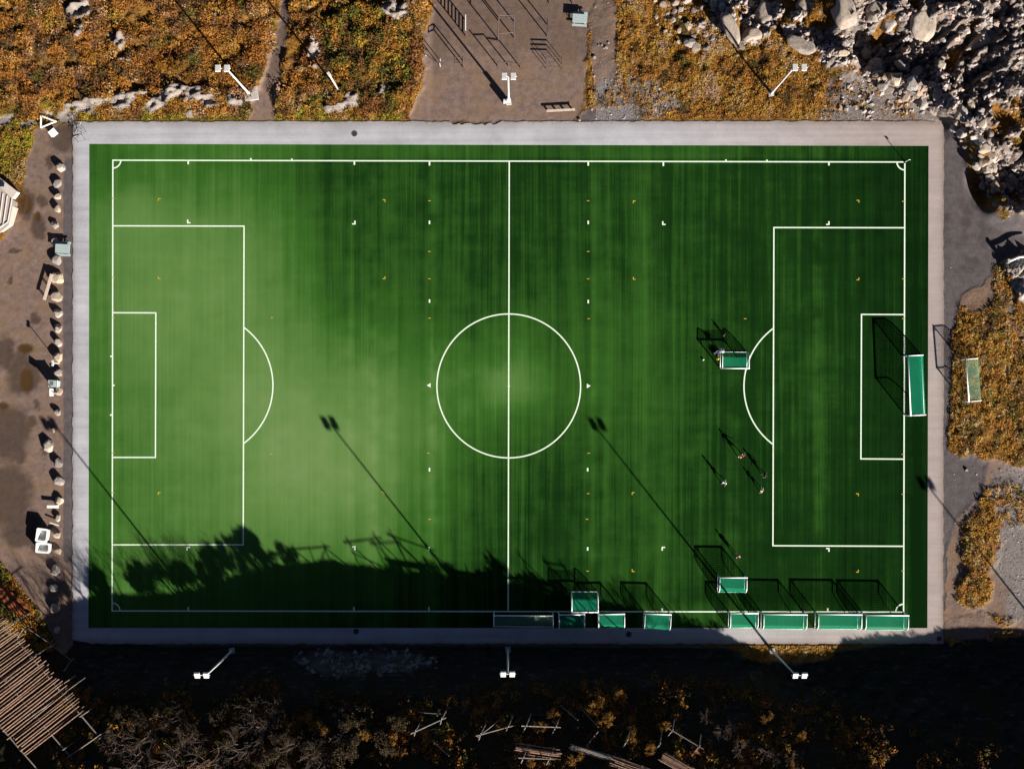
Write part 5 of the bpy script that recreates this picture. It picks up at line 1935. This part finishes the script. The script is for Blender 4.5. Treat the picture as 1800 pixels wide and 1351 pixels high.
M['leaf_gold'] = simple('golden_leaf', (0.22, 0.105, 0.012), 0.7, 0.6, 9)
M['leaf_dark'] = simple('dark_autumn_leaf', (0.045, 0.030, 0.012), 0.75, 0.5, 9)
M['twig'] = simple('pale_twig', (0.11, 0.078, 0.060), 0.85, 0.35, 7)
VAR = []
for i in range(6):
    tr, cr, lf = shrub_variant(200 + i, 0 if i < 2 else (2 if i < 4 else 4))
    a, b = tr.mesh('trunk'), cr.mesh('crown')
    a.materials.append(M['bark'])
    b.materials.append(M['twig'])
    c_ = None
    if lf:
        c_ = lf.mesh('foliage')
        c_.materials.append(M['leaf_gold'] if i < 4 else M['leaf_dark'])
    VAR.append((a, b, c_))


def shrub(x, y, s, var, label, group):
    b = G(x, y)
    t = thing('shrub', label, 'shrub', b, random.uniform(0, 6.28), group)
    t.scale = (s, s, s * random.uniform(.9, 1.1))
    a, b_, c_ = VAR[var]
    for nm, me in (('trunk', a), ('crown', b_)):
        o = bpy.data.objects.new(nm, me)
        COL.objects.link(o)
        o.parent = t
    if c_ is not None:
        o2 = bpy.data.objects.new('foliage', c_)
        COL.objects.link(o2)
        o2.parent = t
    return t


for (x, y, s, v) in [(235, 1335, 1.1, 0), (265, 1290, .9, 1), (300, 1325, 1.0, 0), (315, 1255, .85, 1), (345, 1300, .95, 0), (215, 1300, .9, 1), (440, 1255, 1.0, 0), (462, 1280, 1.05, 1), (480, 1245, .8, 0), (425, 1310, .9, 1), (520, 1310, .9, 0), (380, 1330, 1.0, 1), (560, 1330, .9, 0), (605, 1240, .8, 1), (590, 1290, .8, 0), (540, 1345, 1, 1), (330, 1345, 1.1, 1), (1270, 1275, .9, 0), (1300, 1310, .9, 1), (1350, 1325, .9, 0), (1390, 1330, .8, 1), (1240, 1255, .7, 1)]:
    side = 'left' if x < 700 else 'right of the drying racks'
    shrub(x, y, s * (1.5 if x < 600 else 1.0), v, 'bare grey twiggy shrub on the dark ridge, lower ' + ('left' if x < 700 else 'right'), 'bare shrubs on the ridge, lower ' + ('left' if x < 700 else 'right'))
for i_, (x, y, s, v) in enumerate([(300, 1232, .9, 2), (395, 1250, 1.1, 2), (455, 1225, .9, 2), (500, 1290, 1.2, 2), (240, 1262, 1.0, 2), (560, 1305, .9, 2), (610, 1248, .9, 3), (640, 1262, 1.0, 2), (668, 1300, .9, 3), (622, 1305, .9, 2), (590, 1330, 1.0, 3), (700, 1262, .7, 2), (470, 1320, 1.2, 3), (215, 1245, .8, 2), (330, 1285, 1.1, 2), (420, 1285, 1.1, 3)]):
    shrub(x, y, s * (.72 if x < 520 else .95), v + 2, 'dark leafy shrub on the ridge whose shadow feathers the lower left of the pitch', 'dark leafy shrubs on the ridge, lower left')
for (x, y, s, v) in [(570, 1275, .6, 2), (645, 1280, .65, 3), (690, 1300, .6, 2), (880, 1270, .6, 3), (950, 1270, .8, 2), (975, 1258, .7, 3), (1045, 1235, 1.0, 2), (1060, 1265, .9, 3), (1085, 1220, .8, 2), (1110, 1290, .7, 3), (1165, 1270, .7, 2), (1010, 1330, .7, 3), (935, 1338, .6, 2), (1140, 1310, .7, 2), (1345, 1260, .6, 3), (1405, 1290, .6, 2), (1390, 1345, .6, 3)]:
    shrub(x, y, s * (.68 if x > 860 else .85), v, 'golden leaved shrub on the dark ridge among the drying racks', 'golden shrubs on the ridge')


rr = random.Random(77)
k_ = 0
while k_ < 46:
    x, y = (rr.uniform(10, 470), rr.uniform(5, 150)) if k_ < 34 else (rr.uniform(570, 720), rr.uniform(30, 160))
    if float(lookup('bare', np.array([(x - CX) / S]), np.array([(CY - y) / S]))[0]) > .3:
        continue
    t = shrub(x, y, rr.uniform(.35, .6), rr.choice((0, 1, 1, 0, 2)), 'low twiggy shrub in the ' + ('orange heath of the upper left' if x < 500 else 'green scrub beside the gym yard'), 'twiggy shrubs in the ' + ('orange heath' if x < 500 else 'green scrub'))
    t.scale.z *= .7
    k_ += 1


# ------------------------------------------------------------------ drying racks
def drying_rack():
    """the big flat rack in the lower left corner"""
    zt = 6.6
    b = G(60, 1230)
    t = thing('drying_rack', 'large fish drying rack with many parallel pink brown poles, lower left corner', 'drying rack', b)
    a0 = Vector((W(-62, 1118, zt).x, W(-62, 1118, zt).y, zt))

    def L(px, py, z):
        w = W(px, py, z)
        return Vector((w.x - b.x, w.y - b.y, z - b.z))
    rr = random.Random(3)
    # outline: near edge (right) points and far edge for each pole
    nrow = 43
    for i in range(nrow):
        u = i / (nrow - 1)
        r_ = Vector((10, 1082)).lerp(Vector((146, 1241)), u)
        if u > .55:
            r_ += Vector((4, 4)) * (u - .55) / .45
        l_ = Vector((-112, 1166)).lerp(Vector((46, 1326)), u)
        r_ += Vector((.836, -.55)) * rr.uniform(-7, 4)
        l_ += Vector((.836, -.55)) * rr.uniform(-6, 5)
        l_ += Vector((.55, .836)) * rr.uniform(-1.3, 1.3)
        r_ += Vector((.55, .836)) * rr.uniform(-1.3, 1.3)
        z0, z1 = zt + rr.uniform(-.12, .12), zt + rr.uniform(-.12, .12)
        r = rr.uniform(.06, .085)
        p, q = L(l_.x, l_.y, z0), L(r_.x, r_.y, z1)
        m_ = p.lerp(q, .5) + Vector((rr.uniform(-.05, .05), rr.uniform(-.05, .05), -.05))
        MB().path([p, m_, q], [r, r, r * .8], 6).build('pole', 'wood_pole', t)
    # carriers under them, three lines along the rack, running on to the lower right
    for (s, e) in [((2, 1092), (205, 1330)), ((-48, 1128), (150, 1360)), ((-100, 1160), (95, 1385))]:
        MB().tube(L(s[0], s[1], zt - .22), L(e[0], e[1], zt - .22), .09, .08, 7).build('carrier', 'wood_grey', t)
    for (s, e) in [((178, 1289), (60, 1372)), ((205, 1322), (95, 1400)), ((40, 1270), (150, 1190))]:
        MB().tube(L(s[0], s[1], zt - .05), L(e[0], e[1], zt - .05), .07, .06, 7).build('cross_pole', 'wood_grey', t)
    # legs in crossed pairs
    for (x, y) in [(8, 1100), (55, 1155), (100, 1208), (142, 1258), (175, 1297), (-40, 1137), (10, 1195), (60, 1255), (112, 1316), (150, 1355)]:
        w = W(x, y, zt)
        gz_ = float(height(np.array([w.x]), np.array([w.y]))[0])
        for s in (-1, 1):
            p = Vector((w.x - b.x + s * 0.9, w.y - b.y + s * .55, gz_ - b.z - .2))
            q = Vector((w.x - b.x - s * 0.12, w.y - b.y - s * .08, zt - b.z + .1))
            MB().tube(p, q, .085, .06, 7).build('leg', 'wood_grey', t)


drying_rack()


def fence_rail(pts, hh, label, name='rail_fence'):
    b = G(*pts[0])
    t = thing(name, label, 'fence', b)
    prev = None
    for (x, y) in pts:
        q = G(x, y)
        p = q - b
        MB().tube(p + Vector((0, 0, -.2)), p + Vector((0, 0, hh)), .06, n=7).build('post', 'wood_grey', t)
        if prev is not None:
            MB().tube(prev + Vector((0, 0, hh)), p + Vector((0, 0, hh)), .05, n=7).build('rail', 'wood_grey', t)
        prev = p
    return t


fence_rail([(36, 1117), (50, 1098), (92, 1127), (130, 1157), (117, 1176)], 1.1, 'thin grey rail fence with a kinked corner above the large drying rack')

# stacked red planks
b = G(20, 1052)
t = thing('plank_stack', 'stack of red brown planks lying aslant at the left edge, lower left', 'planks', b, R(-38))
rr = random.Random(9)
for k in range(7):
    MB().box((rr.uniform(-.3, .3) - .3, -0.75 + .25 * k, .42 + rr.uniform(0, .14)), (5.6 + rr.uniform(-.5, .3), .23, .06), rr.uniform(-.02, .02)).build('plank', 'wood_red', t)
for s in (-1, 1):
    MB().box((s * 1.8, 0, .2), (.14, 1.9, .34)).build('bearer', 'rust_post', t)


def ridge_rack(label, beams, frames, stray=()):
    """open rack: crossed legs at 'frames' (apparent px of the joint, height above ground) and beams between joints"""
    q0 = G(*frames[0][:2])
    t = thing('drying_rack', label, 'drying rack', q0, group='open drying racks on the ridge')
    tops = []
    for (x, y, h, lean) in frames:
        g0 = G(x, y)
        # joint is seen at x,y: ground below it is a little nearer the middle of the photo
        jz = g0.z + h
        j = W(x, y, jz) - q0
        gz_ = float(height(np.array([j.x + q0.x]), np.array([j.y + q0.y]))[0]) - q0.z
        tops.append(j)
        for s in (-1, 1):
            foot = Vector((j.x + s * lean * .7, j.y + (.7 if s > 0 else -2.0), gz_ - .2))
            d = (j - foot)
            MB().tube(foot, foot + d * 1.14, .075, .05, 7).build('leg', 'wood_grey', t)
    for a, c in beams:
        p, q = tops[a], tops[c]
        d = (q - p).normalized() * .6
        MB().tube(p - d + Vector((0, 0, .05)), q + d + Vector((0, 0, .05)), .08, .06, 7).build('beam', 'wood_grey', t)
    for (a, c) in stray:
        p, q = G(*a) - q0, G(*c) - q0
        MB().tube(p + Vector((0, 0, .3)), q + Vector((0, 0, 1.4)), .06, .05, 7).build('loose_pole', 'wood_grey', t)
    return t


ridge_rack('open pole rack with crossed legs left of the halfway line on the ridge', [(0, 1), (2, 3)],
           [(730, 1285, 1.2, .7), (776, 1264, 1.2, .7), (845, 1290, 1.8, .8), (893, 1277, 2.5, .9)], [((735, 1250), (775, 1249)), ((760, 1300), (790, 1322)), ((880, 1262), (840, 1290))])
ridge_rack('open pole rack over a bundle of poles right of the halfway line', [(0, 1), (2, 3)],
           [(925, 1275, 2.5, .9), (977, 1277, 2.0, .9), (920, 1331, 2.0, .8), (966, 1333, 2.0, .9)], [((985, 1238), (1015, 1260))])
ridge_rack('tall pole rack with a slanting top beam, rightmost on the ridge', [(0, 1)],
           [(1182, 1283, 2.4, .9), (1229, 1311, 2.4, .9), (1102, 1302, 2.2, .9), (1160, 1307, 2.4, .8)], [((1030, 1310), (1050, 1280)), ((1020, 1242), (1050, 1272))])


def bundle(p0, p1, n, zoff, label, spread=.55, r=.055, mat='wood_pole'):
    a, c = G(*p0), G(*p1)
    d = c - a
    t = thing('pole_bundle', label, 'pole bundle', (a + c) / 2, math.atan2(d.y, d.x), 'bundles of drying poles on the ridge')
    rr = random.Random(int(p0[0]))
    dz = (c.z - a.z) / 2
    for k in range(n):
        y = rr.uniform(-spread, spread)
        z = zoff + rr.uniform(0, .35) * (1 - abs(y) / spread)
        o0, o1 = rr.uniform(-.5, .3), rr.uniform(-.3, .5)
        MB().tube((-d.length / 2 + o0, y + rr.uniform(-.06, .06), z - dz), (d.length / 2 + o1, y + rr.uniform(-.06, .06), z + dz), r, r * .8, 6).build('pole', mat, t)
    for s in (-.25, .28):
        MB().box((s * d.length, 0, zoff - .15), (.12, spread * 2.1, .2)).build('bearer', 'wood_grey', t)


bundle((912, 1311), (980, 1321), 18, .9, 'bundle of pale poles lying level, leftmost of the bundles on the ridge', .62)
bundle((1008, 1308), (1100, 1335), 16, .7, 'long grey bundle of poles sloping down to the right on the ridge', .5, mat='wood_grey')
bundle((1078, 1334), (1140, 1356), 16, .8, 'pale bundle of poles at the lower edge, continuing the long grey one', .6)
bundle((1166, 1326), (1215, 1354), 20, .9, 'short thick bundle of pinkish poles beside the tall rack', .65)

# ------------------------------------------------------------------ light, sky, camera
w = bpy.data.worlds.new('World')
scene.world = w
w.use_nodes = True
n = w.node_tree.nodes
bg = n['Background']
sky = n.new('ShaderNodeTexSky')
sky.sky_type = 'NISHITA'
sky.sun_disc = False
sky.sun_elevation = SUN_EL
# light travels (-0.619, 0.785): the sun stands at (0.619, -0.785)
az = math.atan2(0.619, -0.785)          # clockwise from north (+Y)
sky.sun_rotation = az
sky.air_density = 0.2
sky.dust_density = 0.2
sky.ozone_density = 0.6
w.node_tree.links.new(sky.outputs['Color'], bg.inputs['Color'])
bg.inputs['Strength'].default_value = 0.05

L = bpy.data.lights.new('sun', 'SUN')
L.energy = 5.0
L.angle = R(0.5)
L.color = (1.0, 0.93, 0.83)
so = bpy.data.objects.new('sun', L)
COL.objects.link(so)
d = Vector((SX * math.cos(SUN_EL), SY * math.cos(SUN_EL), -math.sin(SUN_EL)))
so.rotation_euler = d.to_track_quat('-Z', 'Y').to_euler()
so.location = (40, -50, 60)

cam = bpy.data.cameras.new('camera')
co = bpy.data.objects.new('camera', cam)
COL.objects.link(co)
co.location = (0, 0, H)
co.rotation_euler = (0, 0, 0)
cam.sensor_fit = 'HORIZONTAL'
cam.angle = 2 * math.atan(900.0 / S / H)
cam.clip_end = 3000
cam.clip_start = 0.5
scene.camera = co

vs = scene.view_settings
scene.display_settings.display_device = 'sRGB'
vs.view_transform = 'Standard'
vs.look = 'None'
vs.gamma = 1.0
vs.exposure = 1.42
